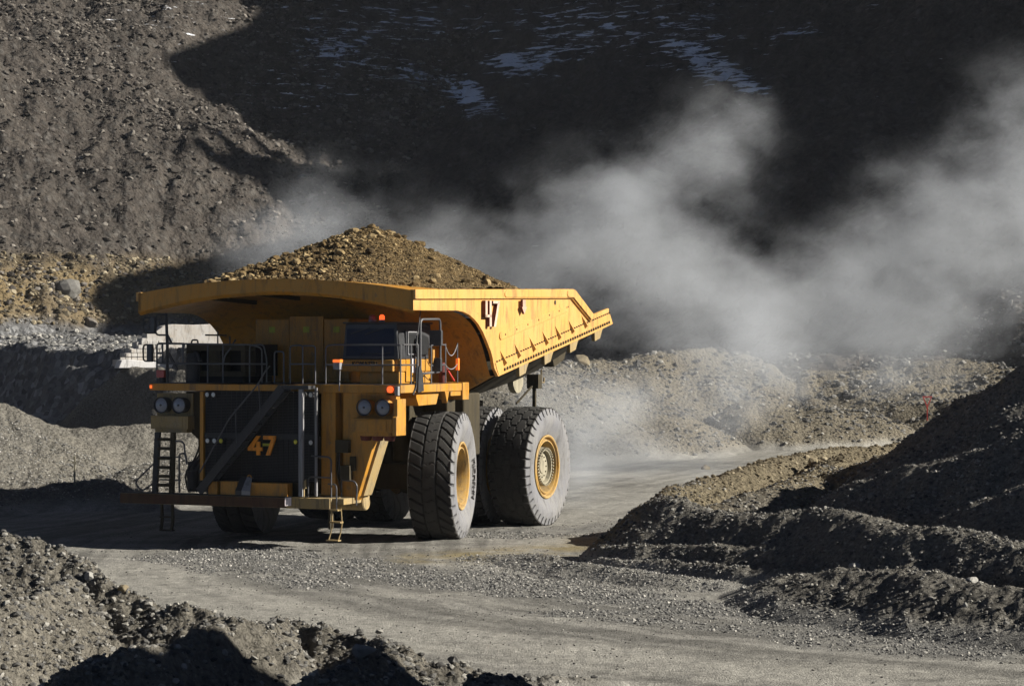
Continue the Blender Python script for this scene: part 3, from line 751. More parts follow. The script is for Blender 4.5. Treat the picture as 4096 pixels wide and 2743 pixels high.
# --- headlights in pairs above their boxes
for x in (-3.52, -2.93, 3.0, 3.57):
    mb = MB(); mb.lathe([(-3.95,.2),(-4.32,.225),(-4.5,.235),(-4.51,.215),(-4.47,.205)], (x, 0, 3.965), 'y', 28, 0)
    hl = mb.build("headlight", "yellow_paint" if x > 0 else "dark_steel", T, smooth=True)
    mb = MB(); mb.lathe([(-4.475,.205),(-4.50,.15),(-4.51,.06),(-4.512,.001)], (x, 0, 3.965), 'y', 28)
    mb.lathe([(-4.50,.03),(-4.53,.03)], (x, 0, 3.965), 'y', 10, 1)
    mb.build("lens", ["lens_glass", "dark_steel"], hl, smooth=True)
    mb = MB(); mb.tube([(x+.222*math.cos(a*math.pi/12), -4.505, 3.965+.222*math.sin(a*math.pi/12)) for a in range(24)], .018, 6, 0, True)
    mb.build("bezel", "dark_steel", hl, smooth=True)
for s in (-1, 1):
    c = 3.24*s
    mb = MB()
    mb.box(c-.62, c+.62, -4.5, -3.95, 3.28, 3.66); mb.box(c-.5, c+.55, -4.46, -3.95, 3.18, 3.279)
    mb.box(c-.6, c+.6, -4.2, -3.95, 3.661, 4.3); mb.box(c-.55, c+.45, -4.52, -4.501, 3.32, 3.62)
    if s > 0:
        mb.prism([(-4.55,4.2),(-4.02,4.2),(-4.02,3.2),(-4.62,3.2),(-4.62,3.7),(-4.55,3.74)], 'x', 3.93, 4.05)
        for k in range(3): mb.lathe([(0,.0),(.02,.14),(.14,.17)], (c-.3+.36*k, -4.25, 3.03), 'z', 14, 1, False)
    mb.build("headlight_box", ["yellow_paint" if s > 0 else "dusty_yellow", "maroon_paint"], T, bevel=.012)

# --- bumper with its walkway
mb = MB()
mb.box(-4.57, 2.2, -5.0, -4.45, 1.17, 1.46); mb.box(1.0, 2.2, -4.449, -3.2, 1.2, 1.48); mb.box(-3.2, .9, -4.449, -4.0, 1.2, 1.4)
bumper = mb.build("bumper", "dusty_yellow", T, bevel=.02)
mb = MB(); mb.box(-4.56, .84, -5.012, -5.001, 1.18, 1.45); mb.build("bumper_face", "rusty_face", bumper)
mb = MB(); mb.box(-4.5, .9, -4.95, -4.5, 1.461, 1.475); mb.build("walkway", "dark_steel", bumper)
mb = MB(); mb.add([(.88,-5.14,1.47),(1.02,-5.03,1.47),(1.02,-5.03,1.24),(.88,-5.14,1.24),(.88,-5.0,1.47),(.88,-5.0,1.24)], [(0,1,2,3),(0,3,5,4),(0,4,1),(3,2,5)])
mb.build("reflector", "white_paint", bumper)
mb = MB(); mb.prism([(-5.05,1.5),(-5.05,1.62),(-4.75,1.98),(-4.6,1.98),(-4.6,1.48)], 'x', -.75, -.55, 1); mb.box(-.548,-.44,-5.02,-4.98,1.5,1.56)
mb.add([(-.545,-5.06,1.5),(-.545,-5.06,1.63),(-.545,-4.76,1.99),(-.545,-4.6,1.99),(-.30,-5.0,1.5),(-.30,-5.0,1.6),(-.38,-4.76,1.95),(-.40,-4.6,1.96)], [(0,1,5,4),(1,2,6,5),(2,3,7,6)], 0)
mb.build("tow_wedge", ["grey_steel", "dark_steel"], bumper)
for x0, x1, z1 in ((-1.75,-1.45,1.84),(-1.35,-.8,1.86),(-.42,.8,1.84)):
    mb = MB(); mb.box(x0, x1, -4.85, -4.56, 1.476, z1); mb.build("bumper_box", "yellow_paint", bumper, bevel=.01)
mb = MB(); mb.tube([(-.5+.07*math.cos(a*math.pi/6), -4.7, 1.95+.09*math.sin(a*math.pi/6)) for a in range(12)], .02, 6, 0, True); mb.build("lifting_eye", "yellow_paint", bumper)
mb = MB(); mb.box(1.75, 2.5, -4.1, -3.5, 1.481, 1.86); mb.box(2.1, 2.52, -4.12, -3.48, 1.861, 1.9); mb.box(2.501,2.53,-4.0,-3.7,1.55,1.75,1)
mb.build("battery_box", ["yellow_paint", "grey_steel"], T, bevel=.02)
mb = MB(); mb.box(1.33,1.37,-4.95,-4.9,1.48,1.72); mb.prism([(1.36,1.72),(1.36,1.92),(1.43,1.98),(1.43,1.72)],'y',-4.95,-4.92); mb.build("marker_flag", "dusty_yellow", bumper)

for pth in ([(1.55,-4.85,2.62),(2.17,-4.85,2.6),(2.17,-4.85,1.49)], [(1.45,-4.85,1.49),(1.45,-4.85,2.05),(2.15,-4.85,2.03)]):
    mb = MB(); mb.tube(rounded(pth, .14), .024); mb.build("bumper_rail", "rail_steel", bumper, smooth=True)
for pth in ([(2.2,-4.3,1.49),(2.2,-4.3,2.15),(2.9,-3.5,2.2),(2.86,-3.5,2.05),(2.72,-3.5,1.5)], [(2.1,-4.25,2.0),(2.1,-4.25,2.82),(2.85,-3.6,2.85),(2.85,-3.6,2.2)], [(2.0,-4.7,1.85),(2.3,-4.85,1.85),(2.36,-4.9,1.75),(2.36,-4.9,1.15)], [(2.25,-4.4,1.95),(2.6,-4.3,1.92),(2.68,-4.3,1.8),(2.66,-4.3,1.25)]):
    mb = MB(); mb.tube(rounded(pth, .12), .024); mb.build("bumper_rail", "rail_steel", bumper, smooth=True)
# boarding steps at the left front corner
mb = MB()
for x in (2.2, 2.5): mb.tube(rounded([(x,-4.9,1.2),(x+.03,-4.9,.75),(x-.05,-4.85,.5),(x-.08,-4.9,.33)], .1), .02)
mb.box(2.18,2.53,-5.0,-4.82,.80,.84); mb.box(2.08,2.46,-5.0,-4.82,.30,.335); mb.box(2.2,2.45,-5.0,-4.82,1.13,1.17); mb.box(2.2,2.56,-4.86,-3.3,1.3,1.46)
mb.box(2.0,2.06,-4.7,-4.5,.6,1.17,1)
mb.build("boarding_steps", ["dusty_yellow", "dark_frame"], bumper)
mb = MB()
for x in (-3.3,-2.95): mb.tube(rounded([(x,-4.8,1.17),(x+.02,-4.8,.7),(x,-4.85,.42)], .1), .05)
mb.box(-3.32,-2.93,-4.9,-4.7,.40,.44); mb.box(-3.32,-2.93,-4.9,-4.7,.78,.82)
mb.build("boarding_steps", "dark_frame", bumper)

# left-hand ladder and the diagonal stair across the grille
mb = MB()
mb.beam((-3.46,-4.75,3.2),(-3.56,-4.75,1.46), .16, .1, 1, (0,1,0)); mb.beam((-2.95,-4.75,3.2),(-3.0,-4.75,1.46), .14, .1, 0, (0,1,0))
for z in (3.0,2.74,2.46,2.2,1.95,1.7): mb.box(-3.42,-3.0,-4.85,-4.65,z-.04,z+.04)
mb.build("ladder", ["dark_frame", "dark_steel"], T)
mb = MB()
mb.tube(rounded([(-3.6,-4.75,2.3),(-4.25,-4.75,1.75),(-4.0,-4.75,1.5),(-3.6,-4.75,1.75)], .15), .025)
mb.tube(rounded([(-2.95,-4.75,2.95),(-2.6,-4.75,2.95),(-2.55,-4.75,2.5)], .12), .025)
mb.tube(rounded([(-2.75,-4.75,1.5),(-2.75,-4.75,2.6),(-2.55,-4.75,2.62),(-2.5,-4.75,2.3)], .12), .03); mb.tube([(-3.4,-4.75,2.5),(-2.7,-4.75,2.5)], .02); mb.tube([(-3.4,-4.75,1.85),(-2.7,-4.75,1.85)], .02)
mb.build("ladder_handrail", "rail_steel", T)
mb = MB()
for y in (-5.02, -4.66): mb.beam((-1.95,y,1.55),(.72,y,4.5), .05, .24)
for i in range(13):
    t = (i+.5)/13; x = -1.95+2.67*t; z = 1.55+2.95*t; mb.box(x-.12,x+.12,-4.99,-4.69,z-.015,z+.015)
mb.box(.6,1.55,-5.02,-4.62,4.46,4.56)
stair = mb.build("stair", "dark_steel", T)
mb = MB()
mb.beam((1.29,-4.95,1.5),(1.29,-4.95,4.5), .12, .1, 0, (0,1,0)); mb.beam((1.62,-4.7,1.5),(1.62,-4.7,4.5), .06, .06, 0, (0,1,0))
mb.build("stair_post", "grey_steel", stair)
mb = MB()
mb.tube(rounded([(-1.9,-5.05,2.1),(-.95,-5.05,3.62),(.0,-5.05,4.62),(-.4+.6,-5.05,4.95),(.35,-5.05,5.1)], .2), .022)
mb.tube([(-.75,-5.05,3.9),(-.7,-5.05,2.95)], .015); mb.tube([(.0,-5.05,4.6),(.05,-5.05,3.75)], .015)
mb.build("stair_handrail", "rail_steel", stair)

# --- handrails round the deck
def rail(paths, r=.024, name="handrail", mat="rail_steel"):
    mb = MB()
    for p in paths: mb.tube(p, r, 6)
    return mb.build(name, mat, T, smooth=True)
F_ = -4.25
rail([rounded([(-3.81,F_,4.6),(-3.81,F_,5.73),(-2.9,F_,5.72)], .1), [(-3.81,F_,5.16),(-2.8,F_,5.15)], [(-2.94,F_,5.72),(-2.94,F_,5.15)], [(-3.62,F_,5.70),(-3.62,F_,5.16)], [(-3.81,F_,5.45),(-3.62,F_,5.45)]], .03)
rail([rounded([(-2.94,F_,5.72),(-.7,F_,5.69),(-.35,F_,5.6),(-.35,F_,4.6)], .12), [(-2.8,F_,5.15),(-.35,F_,5.15)], [(-2.12,F_,5.7),(-2.12,F_,4.6)], [(-1.62,F_,5.7),(-1.62,F_,4.6)], rounded([(-1.35,F_,5.6),(-1.55,F_,5.4),(-1.62,F_,5.1)], .1)])
rail([rounded([(-.75,F_,4.6),(-.75,F_,5.68),(-.3,F_,5.70),(-.2,F_,5.3),(-.2,F_,4.6)], .12), rounded([(.05,F_,4.6),(.05,F_,5.5),(.35,F_,5.5),(.35,F_,4.6)], .1), [(-.75,F_,5.15),(-.2,F_,5.15)]])
rail([rounded([(.55,F_,4.6),(.55,F_,5.66),(.95,F_,5.68),(.95,F_,4.6)], .1), rounded([(.95,F_,5.66),(1.35,F_,5.66),(1.35,F_,4.6)], .1), [(.55,F_,5.15),(1.35,F_,5.15)]])
rail([rounded([(1.68,F_,4.6),(1.68,F_,5.66),(1.95,F_,5.69),(4.0,F_,5.68)], .14), [(1.7,F_,5.13),(4.0,F_,5.13)], [(3.44,F_,5.68),(3.44,F_,4.6)], [(4.0,F_,5.68),(4.0,F_,4.6)], [(4.0,-4.1,5.69),(4.0,-3.15,5.69)], [(4.0,-4.2,5.13),(4.0,-3.15,5.13)], [(4.0,-3.6,5.69),(4.0,-3.6,4.6)], [(4.0,-3.15,5.69),(4.0,-3.15,4.6)]])
rail([[(3.98,-2.26,5.68),(3.98,-2.26,4.6)], [(3.98,-1.31,5.72),(3.98,-1.31,4.6)], [(3.98,-2.26,5.67),(3.98,-1.31,5.69)], [(3.98,-2.26,5.1),(3.98,-1.31,5.12)]])
rail([[(3.98,-.5,5.74),(3.98,-.5,4.6)]], name='rail_post')
def sag(a, b, dz, n=10): return [tuple(a[k]+(b[k]-a[k])*i/n-(dz*4*(i/n)*(1-i/n) if k == 2 else 0) for k in range(3)) for i in range(n+1)]
mb = MB(); mb.tube(sag((3.98,-1.31,5.66),(3.98,-.5,5.7),.3), .014, 5); mb.tube(sag((3.98,-1.31,5.12),(3.98,-.5,5.14),.14), .014, 5)
mb.build("safety_chain", "grey_steel", T, smooth=True)
# far-side rails seen through the arch
rail([[(-3.6,-1.2,4.6),(-3.6,-1.2,6.1)], [(-3.6,-1.9,5.98),(-3.6,-.7,5.98)], [(-3.3,-1.0,4.6),(-3.3,-1.0,5.95)], [(-3.6,-1.2,5.0),(-3.1,-1.0,5.85)]], .025)

# --- mirrors
mb = MB()
mb.tube([(-3.46,F_,4.6),(-3.46,F_,5.7),(-3.5,F_,6.6)], .045); mb.beam((-3.42,F_,5.45),(-3.12,F_,4.95), .05, .07); mb.beam((-3.46,F_,6.0),(-3.3,F_,5.72), .04, .04)
mb.tube(rounded([(-3.5,F_,6.56),(-3.85,F_,6.56),(-3.85,F_,5.97),(-3.47,F_,5.97)], .12), .028)
ms = mb.build("mirror_arm", "dark_steel", T)
def mirror(x0, x1, y, z0, z1, guard=True, face=.12):
    mb = MB(); mb.prism(arc(x1-.03, z1-.03, .03, 0, 90, 3)+arc(x0+.03, z1-.03, .03, 90, 180, 3)+arc(x0+.03, z0+.03, .03, 180, 270, 3)+arc(x1-.03, z0+.03, .03, 270, 360, 3), 'y', y-.06, y+.06)
    o = mb.build("mirror", "black_cab", T, bevel=.01)
    mb = MB(); mb.box(x0+.03, x1-.03, y+.061, y+.067, z0+.03, z1-.03); mb.build("mirror_glass", "lens_glass", o)
    if guard:
        mb = MB(); mb.tube(rounded([(x1,y,z1),(-4.27,y,z1),(-4.27,y,z0),(x1,y,z0)], .1), .025); mb.build("mirror_guard", "dark_steel", o)
    return o
mirror(-4.0, -3.86, F_, 6.03, 6.47); mirror(-4.12, -3.95, F_, 5.22, 5.69)
mirror(3.85, 4.22, -2.05, 5.66, 6.1, False); mirror(3.9, 4.2, -2.05, 4.93, 5.32, False)
mb = MB(); mb.tube(rounded([(4.0,-3.0,4.75),(4.0,-3.0,6.4),(4.0,-1.7,6.42),(4.0,-1.7,4.92),(4.0,-2.9,4.88)], .16), .035)
mb.build("mirror_arm", "rail_steel", T, smooth=True)
mb = MB(); mb.prism([(-3.35,4.36),(-3.3,5.05),(-3.2,5.1),(-3.05,4.9),(-2.98,4.4)], 'x', 4.04, 4.1); mb.build("arm_bracket", "black_cab", T)
mb = MB(); mb.tube([(4.06,-3.3,5.2),(4.06,-3.38,5.7),(4.06,-2.95,7.22)], .018, 6); mb.lathe([(0,.10),(.03,.08)], (4.06,-2.95,7.2), 'z', 12); mb.tube(rounded([(4.06,-3.6,4.3),(4.06,-3.4,4.5),(4.06,-3.35,5.3)], .1), .025)
mb.build("antenna", "dark_steel", T)

# --- cab
mb = MB()
mb.box(1.62, 3.3, -3.32, -1.0, 4.93, 5.27); mb.box(2.2, 3.4, -3.2, -.95, 4.591, 4.929); mb.box(3.301, 3.42, -3.2, -.95, 4.93, 5.28)
cab = mb.build("cab", "yellow_paint", T, bevel=.03)
mb = MB()
mb.prism([(1.66,5.28),(3.42,5.28),(3.42,5.4),(3.36,6.28),(1.76,6.28)], 'y', -3.22, -1.0)
mb.box(1.70, 3.42, -3.3, -.95, 6.281, 6.33)
mb.build("cab_shell", "black_cab", cab, bevel=.03)
mb = MB(); mb.add([(1.78,-3.235,5.37),(3.30,-3.235,5.37),(3.28,-3.235,6.14),(1.82,-3.235,6.14)], [(0,1,2,3)]); mb.add([(1.78,-3.225,5.37),(3.30,-3.225,5.37),(3.28,-3.225,6.14),(1.82,-3.225,6.14)], [(0,3,2,1)])
mb.build("windscreen", "cab_glass", cab)
mb = MB(); mb.beam((1.95,-3.27,6.0),(2.55,-3.27,6.17), .02, .025); mb.build("wiper", "dark_steel", cab); mb = MB(); mb.beam((2.4,-3.27,5.98),(3.05,-3.27,6.17), .02, .025); mb.build("wiper", "dark_steel", cab); mb = MB(); mb.tube(rounded([(2.25,-3.27,5.36),(2.3,-3.27,5.45),(2.9,-3.27,5.43),(3.2,-3.27,5.46)], .05), .014)
mb.build("wiper", "dark_steel", cab)
mb = MB()
mb.box(3.421,3.44,-2.75,-2.0,4.65,5.28,0); mb.box(3.401,3.43,-2.75,-2.0,5.281,6.12,1)
door = mb.build("door", ["yellow_paint", "black_cab"], cab, bevel=.01)
mb = MB(); mb.box(3.431,3.437,-2.62,-2.15,5.45,6.0); mb.build("door_window", "side_glass", door)
mb = MB()
for a, b in (((-2.66,5.42),(-2.66,6.05)),((-2.66,6.05),(-2.1,6.05)),((-2.1,6.05),(-2.1,5.42)),((-2.1,5.42),(-2.66,5.42))):
    mb.beam((3.44,a[0],a[1]),(3.44,b[0],b[1]), .04, .03)
mb.build("window_frame", "grey_steel", door)
mb = MB(); mb.prism([(-1.9,5.4),(-1.9,6.0),(-1.75,6.0),(-1.3,5.9),(-1.12,5.4)], 'x', 3.41, 3.43); mb.build("side_window", "side_glass", cab)
mb = MB(); mb.box(3.425,3.45,-2.4,-2.2,4.9,5.3); mb.build("door_sticker", "white_paint", cab)
cu = bpy.data.curves.new("lettering", 'FONT'); cu.body = "KOMATSU"; cu.size = .17; cu.extrude = .006; cu.offset = .004; cu.align_x = 'CENTER'
to = bpy.data.objects.new("lettering", cu); COL.objects.link(to)
me = bpy.data.meshes.new_from_object(to.evaluated_get(bpy.context.evaluated_depsgraph_get())); bpy.data.objects.remove(to)
lt = bpy.data.objects.new("lettering", me); COL.objects.link(lt); lt.parent = cab; lt.location = (2.42, -3.335, 5.1); lt.rotation_euler = (math.pi/2, 0, 0)
me.materials.clear(); me.materials.append(MAT["grille_black"])
for x, y, m, r in ((2.4,-2.8,"dull_red_lens",.1),(2.8,-3.0,"red_lens",.075)):
    mb = MB(); mb.lathe([(0,r*1.1),(.06,r*1.1)], (x,y,6.331), 'z', 14, 1); mb.lathe([(.06,r),(.16,r),(.2,r*.6),(.21,.001)], (x,y,6.331), 'z', 14, 0, False)
    mb.build("beacon", [m, "grey_steel"], T, smooth=True)
mb = MB(); mb.box(3.84,4.0,-2.18,-2.04,5.15,5.6); mb.build("extinguisher_box", "yellow_paint", T, bevel=.03)
mb = MB(); mb.beam((3.9,-1.05,5.0),(3.9,-.55,4.65), .05, .05)
mb.build("grab_bar", "red_paint", T, bevel=.01)
mb = MB(); mb.lathe([(0,.11),(.5,.11),(.58,.05)], (3.7,-.9,4.6), "z", 14); mb.build("fire_bottle", "maroon_paint", T, smooth=True)
mb = MB(); mb.box(3.93,4.02,-.52,-.42,4.95,5.3); mb.build("side_lamp", "amber_lens", T, bevel=.02)
mb = MB(); mb.box(2.0,2.2,-4.42,-4.26,5.0,5.2); mb.tube([(2.15,-4.3,5.0),(2.13,-4.3,4.4)], .018); lb = mb.build("lamp_box", "grey_steel", T, bevel=.01)
mb = MB(); mb.box(2.0,2.22,-4.44,-4.26,5.201,5.28); mb.build("lamp_cap", "amber_lens", lb)
# lamps at the deck corners
mb = MB(); mb.lathe([(-4.301,.09),(-4.36,.09),(-4.38,.05),(-4.385,.001)], (3.72,0,4.46), 'y', 16, 0); mb.build("signal_lamp", "red_lens", deck, smooth=True)
mb = MB(); mb.box(3.9,4.0,-4.42,-4.301,4.3,4.55); mb.build("lamp_bracket", "grey_steel", deck)
mb = MB(); mb.box(-4.0,-3.94,-4.34,-4.301,4.44,4.53); mb.build("signal_lamp", "amber_lens", deck)
mb = MB(); mb.box(-3.82,-3.55,-4.28,-4.05,4.75,4.97); mb.lathe([(0,.12),(.16,.1)], (-3.7,-4.15,4.6), 'z', 12, 1); mb.build("beacon", ["dull_red_lens", "dark_steel"], T, bevel=.02)
mb = MB(); mb.lathe([(0,.2),(.35,.22),(.7,.2),(.85,.14)], (-2.95,-3.7,4.6), 'z', 16); mb.tube(rounded([(-2.95,-3.7,5.4),(-2.8,-3.7,5.45),(-2.7,-3.7,5.2)], .1), .06); mb.build("air_dryer", "dark_steel", T)

# --- electrical cabinet, resistor box
mb = MB(); mb.box(-2.12,1.02,-1.5,.2,4.6,6.45)
cabn = mb.build("electrical_cabinet", "yellow_paint", T, bevel=.02)
for x0, x1, z1 in ((-2.1,-.98,6.43),(-.96,.16,6.52),(.2,1.0,6.43)):
    mb = MB(); mb.box(x0, x1, -1.56, -1.501, 4.7, z1); d_ = mb.build("cabinet_door", "yellow_paint", cabn, bevel=.015)
    mb = MB(); mb.box((x0+x1)/2-.1,(x0+x1)/2+.1,-1.568,-1.561,6.05,6.22); mb.build("warning_sticker", "sticker_yellow", d_)
mb = MB(); mb.box(-3.23,-1.27,-3.6,-3.0,4.78,4.93); mb.box(-3.23,-1.27,-3.6,-3.0,5.52,5.7)
for x0, x1 in ((-3.23,-3.08),(-2.48,-2.1),(-1.42,-1.27)): mb.box(x0,x1,-3.6,-3.0,4.931,5.519)
mb.box(-3.23,-1.27,-2.99,-1.7,4.78,5.7,1); mb.box(-2.9,-1.4,-3.5,-1.8,4.595,4.779,1)
rb = mb.build("resistor_box", ["dark_frame", "grille_black"], T, bevel=.015)
mb = MB(); mb.tube(rounded([(-3.18,-3.4,5.7),(-3.15,-3.4,5.83),(-2.97,-3.4,5.83),(-2.95,-3.4,5.7)], .04), .025); mb.build("lifting_eye", "dark_steel", rb)

# ------------------------------------------------------------------ stones
rng = np.random.default_rng(7)
def ico():
    p = (1+5**.5)/2
    v = np.array([(-1,p,0),(1,p,0),(-1,-p,0),(1,-p,0),(0,-1,p),(0,1,p),(0,-1,-p),(0,1,-p),(p,0,-1),(p,0,1),(-p,0,-1),(-p,0,1)], float)/math.hypot(1, p)
    f = [(0,11,5),(0,5,1),(0,1,7),(0,7,10),(0,10,11),(1,5,9),(5,11,4),(11,10,2),(10,7,6),(7,1,8),(3,9,4),(3,4,2),(3,2,6),(3,6,8),(3,8,9),(4,9,5),(2,4,11),(6,2,10),(8,6,7),(9,8,1)]
    return v, np.array(f)
IV, IF = ico()
def ico2():
    v = [tuple(p) for p in IV]; idx = {}; fs = []
    def mid(a, b):
        k = (min(a, b), max(a, b))
        if k not in idx:
            m = (np.array(v[a])+np.array(v[b]))/2; v.append(tuple(m/np.linalg.norm(m))); idx[k] = len(v)-1
        return idx[k]
    for a, b, c in IF:
        x, y, z = mid(a, b), mid(b, c), mid(c, a); fs += [(a,x,z),(b,y,x),(c,z,y),(x,y,z)]
    return np.array(v), np.array(fs)
JV, JF = ico2()
def chip(v, cuts):
    """cut a ball by random planes: the flat facets of broken rock"""
    v = v.copy()
    for _ in range(cuts):
        n = rng.normal(size=3); n /= np.linalg.norm(n); h = rng.uniform(.45, .8)
        d = v@n; v -= np.outer(np.maximum(d-h, 0), n)
    return v*(1+.06*rng.normal(size=(len(v), 1)))
SMALL = [chip(IV, 4) for _ in range(14)]; LARGE = [chip(JV, 8) for _ in range(10)]
def stones_arrays(P, size, flat=.7, big=.22):
    n = len(P); vo = []; fo = []; to = []; off = 0
    lib = rng.integers(0, 140, n); tint = rng.random(n)
    q = rng.normal(size=(n, 4)); q /= np.linalg.norm(q, axis=1)[:, None]
    w, x, y, z = q.T
    R = np.stack([1-2*(y*y+z*z), 2*(x*y-w*z), 2*(x*z+w*y), 2*(x*y+w*z), 1-2*(x*x+z*z), 2*(y*z-w*x), 2*(x*z-w*y), 2*(y*z+w*x), 1-2*(x*x+y*y)], -1).reshape(n, 3, 3)
    sc = size[:, None]*rng.uniform(.65, 1.25, (n, 3))
    isbig = size > big
    for flag, L, F in ((False, SMALL, IF), (True, LARGE, JF)):
        for k in range(len(L)):
            s_ = np.where((isbig == flag) & (lib % len(L) == k))[0]
            if not len(s_): continue
            V = L[k][None]*sc[s_][:, None, :]
            V = np.einsum('nij,nkj->nki', R[s_], V); V[..., 2] *= flat
            V += P[s_][:, None, :]
            nv = len(L[k]); vo.append(V.reshape(-1, 3))
            fo.append((F[None]+(np.arange(len(s_))*nv)[:, None, None]+off).reshape(-1, 3)); off += len(s_)*nv
            to.append(np.repeat(tint[s_], nv))
    return np.vstack(vo).astype(np.float32), np.vstack(fo).astype(np.int32), np.concatenate(to)
def scatter(name, N, xr, yr, keep, size, mat, label, cat="rubble", sink=.25, big=.22, flat=.7):
    x = rng.uniform(*xr, N*3); y = np.sqrt(rng.uniform(yr[0]**2, yr[1]**2, N*3)) if yr[1] > 60 else rng.uniform(*yr, N*3)
    ok = np.abs(x/y) < .262; x = x[ok]; y = y[ok]
    h, m = height(x, y); ok = keep(x, y, h, m) > rng.random(len(x)); x, y, h = x[ok][:N], y[ok][:N], h[ok][:N]
    lo, hi, p = size; s_ = lo*(hi/lo)**(rng.random(len(x))**p)
    V, F, t = stones_arrays(np.stack([x, y, h+s_*(.5-sink)*flat], -1), s_, flat, big)
    o = raw_mesh(name, V, F, mat, dict(tint=t)); tag(o, label, cat, kind='stuff'); return o
clump = lambda x, y, s, k=0: np.clip(.5+1.6*fbm(x*s, y*s, 3, 90+k), 0, 1)
scatter("rubble", 30000, (-13, 4.5), (30.5, 43.5), lambda x, y, h, m: m*(.15+.85*clump(x, y, .7))+.6*m*(1-sstep(-7, -4, x)), (.010, .085, 2.6), "grey_stone", "loose broken rock over the berm at the lower left, nearest the camera", big=.09)
scatter("rubble", 40000, (0, 17), (43, 69), lambda x, y, h, m: m*(.3+.7*clump(x, y, .6, 1)), (.010, .075, 2.8), "grey_stone", "grey crushed rock over the dark spoil heaps right of the road", big=.1)
scatter("rubble", 14000, (3, 16), (62, 86), lambda x, y, h, m: m*sstep(63, 66, y), (.015, .10, 2.8), "ochre_stone", "yellowish broken rock on the sunlit bank behind the dark heaps", big=.12)
scatter("rubble", 9000, (-1.5, 5.5), (53.5, 63), lambda x, y, h, m: 1-sstep(.5, 2.6, poly_d(x, y, [(.1,61),(.6,59.3),(1.9,57),(3.4,55.3),(4.85,54)])), (.01, .045, 2), "pale_stone", "pale yellow gravel at the tip of the heaps beside the road", big=.1)
ga = lambda x, y, m: ground_attrs(x, y, m)['gravel']
scatter("gravel", 34000, (-12, 13), (40, 70), lambda x, y, h, m: np.clip(ga(x, y, m)*1.2-.1, 0, 1), (.014, .05, 1.6), "pale_stone", "loose grey gravel thrown up in curved bands on the haul road", "gravel", .1, 9)
scatter("gravel", 16000, (-12, 16), (38.5, 75), lambda x, y, h, m: (1-m)*.4*clump(x, y, .5, 2)*(1-.35*ground_attrs(x, y, m)['pale']), (.009, .035, 2.5), "grey_stone", "scattered small stones over the haul road", "gravel", .1, 9)
scatter("rubble", 9000, (-22, -8), (76, 91), lambda x, y, h, m: m, (.02, .07, 2), "pale_stone", "sunlit crushed rock on the low berm left behind the truck", big=.2)
scatter("rubble", 12000, (-30, -6), (98, 118), lambda x, y, h, m: m, (.03, .10, 1.8), "pale_stone", "pale crushed rock on the far berm left of the truck", big=.3)
scatter("rubble", 15000, (-6, 34), (112, 142), lambda x, y, h, m: m*(.35+.65*clump(x, y, .35, 3)), (.03, .20, 3), "grey_stone", "broken rock over the dusty heaps beyond the bend", big=.25)
scatter("rubble", 9000, (-2, 40), (134, 156), lambda x, y, h, m: m*(h > 2.2)*(.3+.7*clump(x, y, .3, 4)), (.04, .28, 2.4), "grey_stone", "grey boulders and rubble on the bench beyond the bend", big=.3)
def hillmask(x, y, h, m):
    lpn = left_plane(x, y) > right_plane(x, y)-1.5
    return lpn*(h > 8.5)*(.25+.75*clump(x, y, .12, 5))
scatter("rubble", 40000, (-62, 0), (186, 262), hillmask, (.05, .42, 3.0), "brown_stone", "brown scree and boulders on the sunlit slope at the left", big=.4)
scatter("rubble", 4500, (-50, -25), (185, 206), lambda x, y, h, m: (h > 7.5)*(h < 13.5), (.05, .4, 3), "ochre_stone", "yellow ochre rocks along the foot of the left slope", big=.4)
scatter("rubble", 7000, (-46, -14), (142, 190), lambda x, y, h, m: (h > 5)*(h < 8), (.05, .3, 2.6), "pale_stone", "grey rubble along the bench edge at the left", big=.4)

# single boulders one can point at
def ground_at(px, py):
    """nearest terrain point along a line of sight"""
    dx, dz = (px-1170.5)/5324.3, -(py-792.7)/5324.3
    ys = np.linspace(30, 300, 9000); hz = height(dx*ys, ys)[0]
    y = float(ys[np.argmax(hz > EYE+dz*ys)]); return dx*y, y, EYE+dz*y
def boulder(px, py, wpx, mat, label, flat=.75, group=None):
    x, y, z = ground_at(px, py); s_ = wpx*y/5324.3*.56
    v = chip(JV, 9)
    # one more subdivision by midpoints keeps facets but roughens them
    a = rng.uniform(0, 6.28); ca, sa = math.cos(a), math.sin(a)
    v = v*np.array([1, rng.uniform(.75, 1), flat])*s_
    v = v@np.array([[ca, -sa, 0],[sa, ca, 0],[0, 0, 1]]).T
    o = raw_mesh("boulder", v.astype(np.float32), JF.astype(np.int32), mat, dict(tint=np.full(len(v), rng.uniform(.45, .95))))
    bv = o.modifiers.new("bevel", 'BEVEL'); bv.width = s_*.06; bv.segments = 2; bv.limit_method = 'ANGLE'
    o.location = (x, y, z+.15*s_)
    return tag(o, label, "boulder", group)
boulder(160, 668, 60, "grey_stone", "big grey boulder on the yellow band of soil at the far left", .8)
boulder(205, 742, 40, "brown_stone", "brown boulder below the big grey one, at the edge of the shadow", .8)
boulder(832, 1492, 60, "pale_stone", "pale flat-topped block on the crest of the nearest berm", .6)
boulder(283, 1350, 34, "ochre_stone", "tan boulder on the right flank of the lower left berm", .9)
boulder(205, 1320, 30, "pale_stone", "grey boulder halfway down the lower left berm, left of the tan one", .8)
boulder(1035, 1512, 30, "grey_stone", "dark rounded clod at the right end of the nearest berm", .8)
boulder(1698, 1347, 20, "pale_stone", "pale stone at the foot of the dark heaps, on the road edge", .7)
boulder(1958, 1294, 34, "pale_stone", "pale flat boulder lying on the low front windrow at the right", .6)
boulder(2222, 1328, 32, "pale_stone", "largest pale slab near the right edge, on the front windrow", .6)
boulder(2207, 1385, 15, "pale_stone", "small white upright stone in the gravel at the lower right", 1.1)
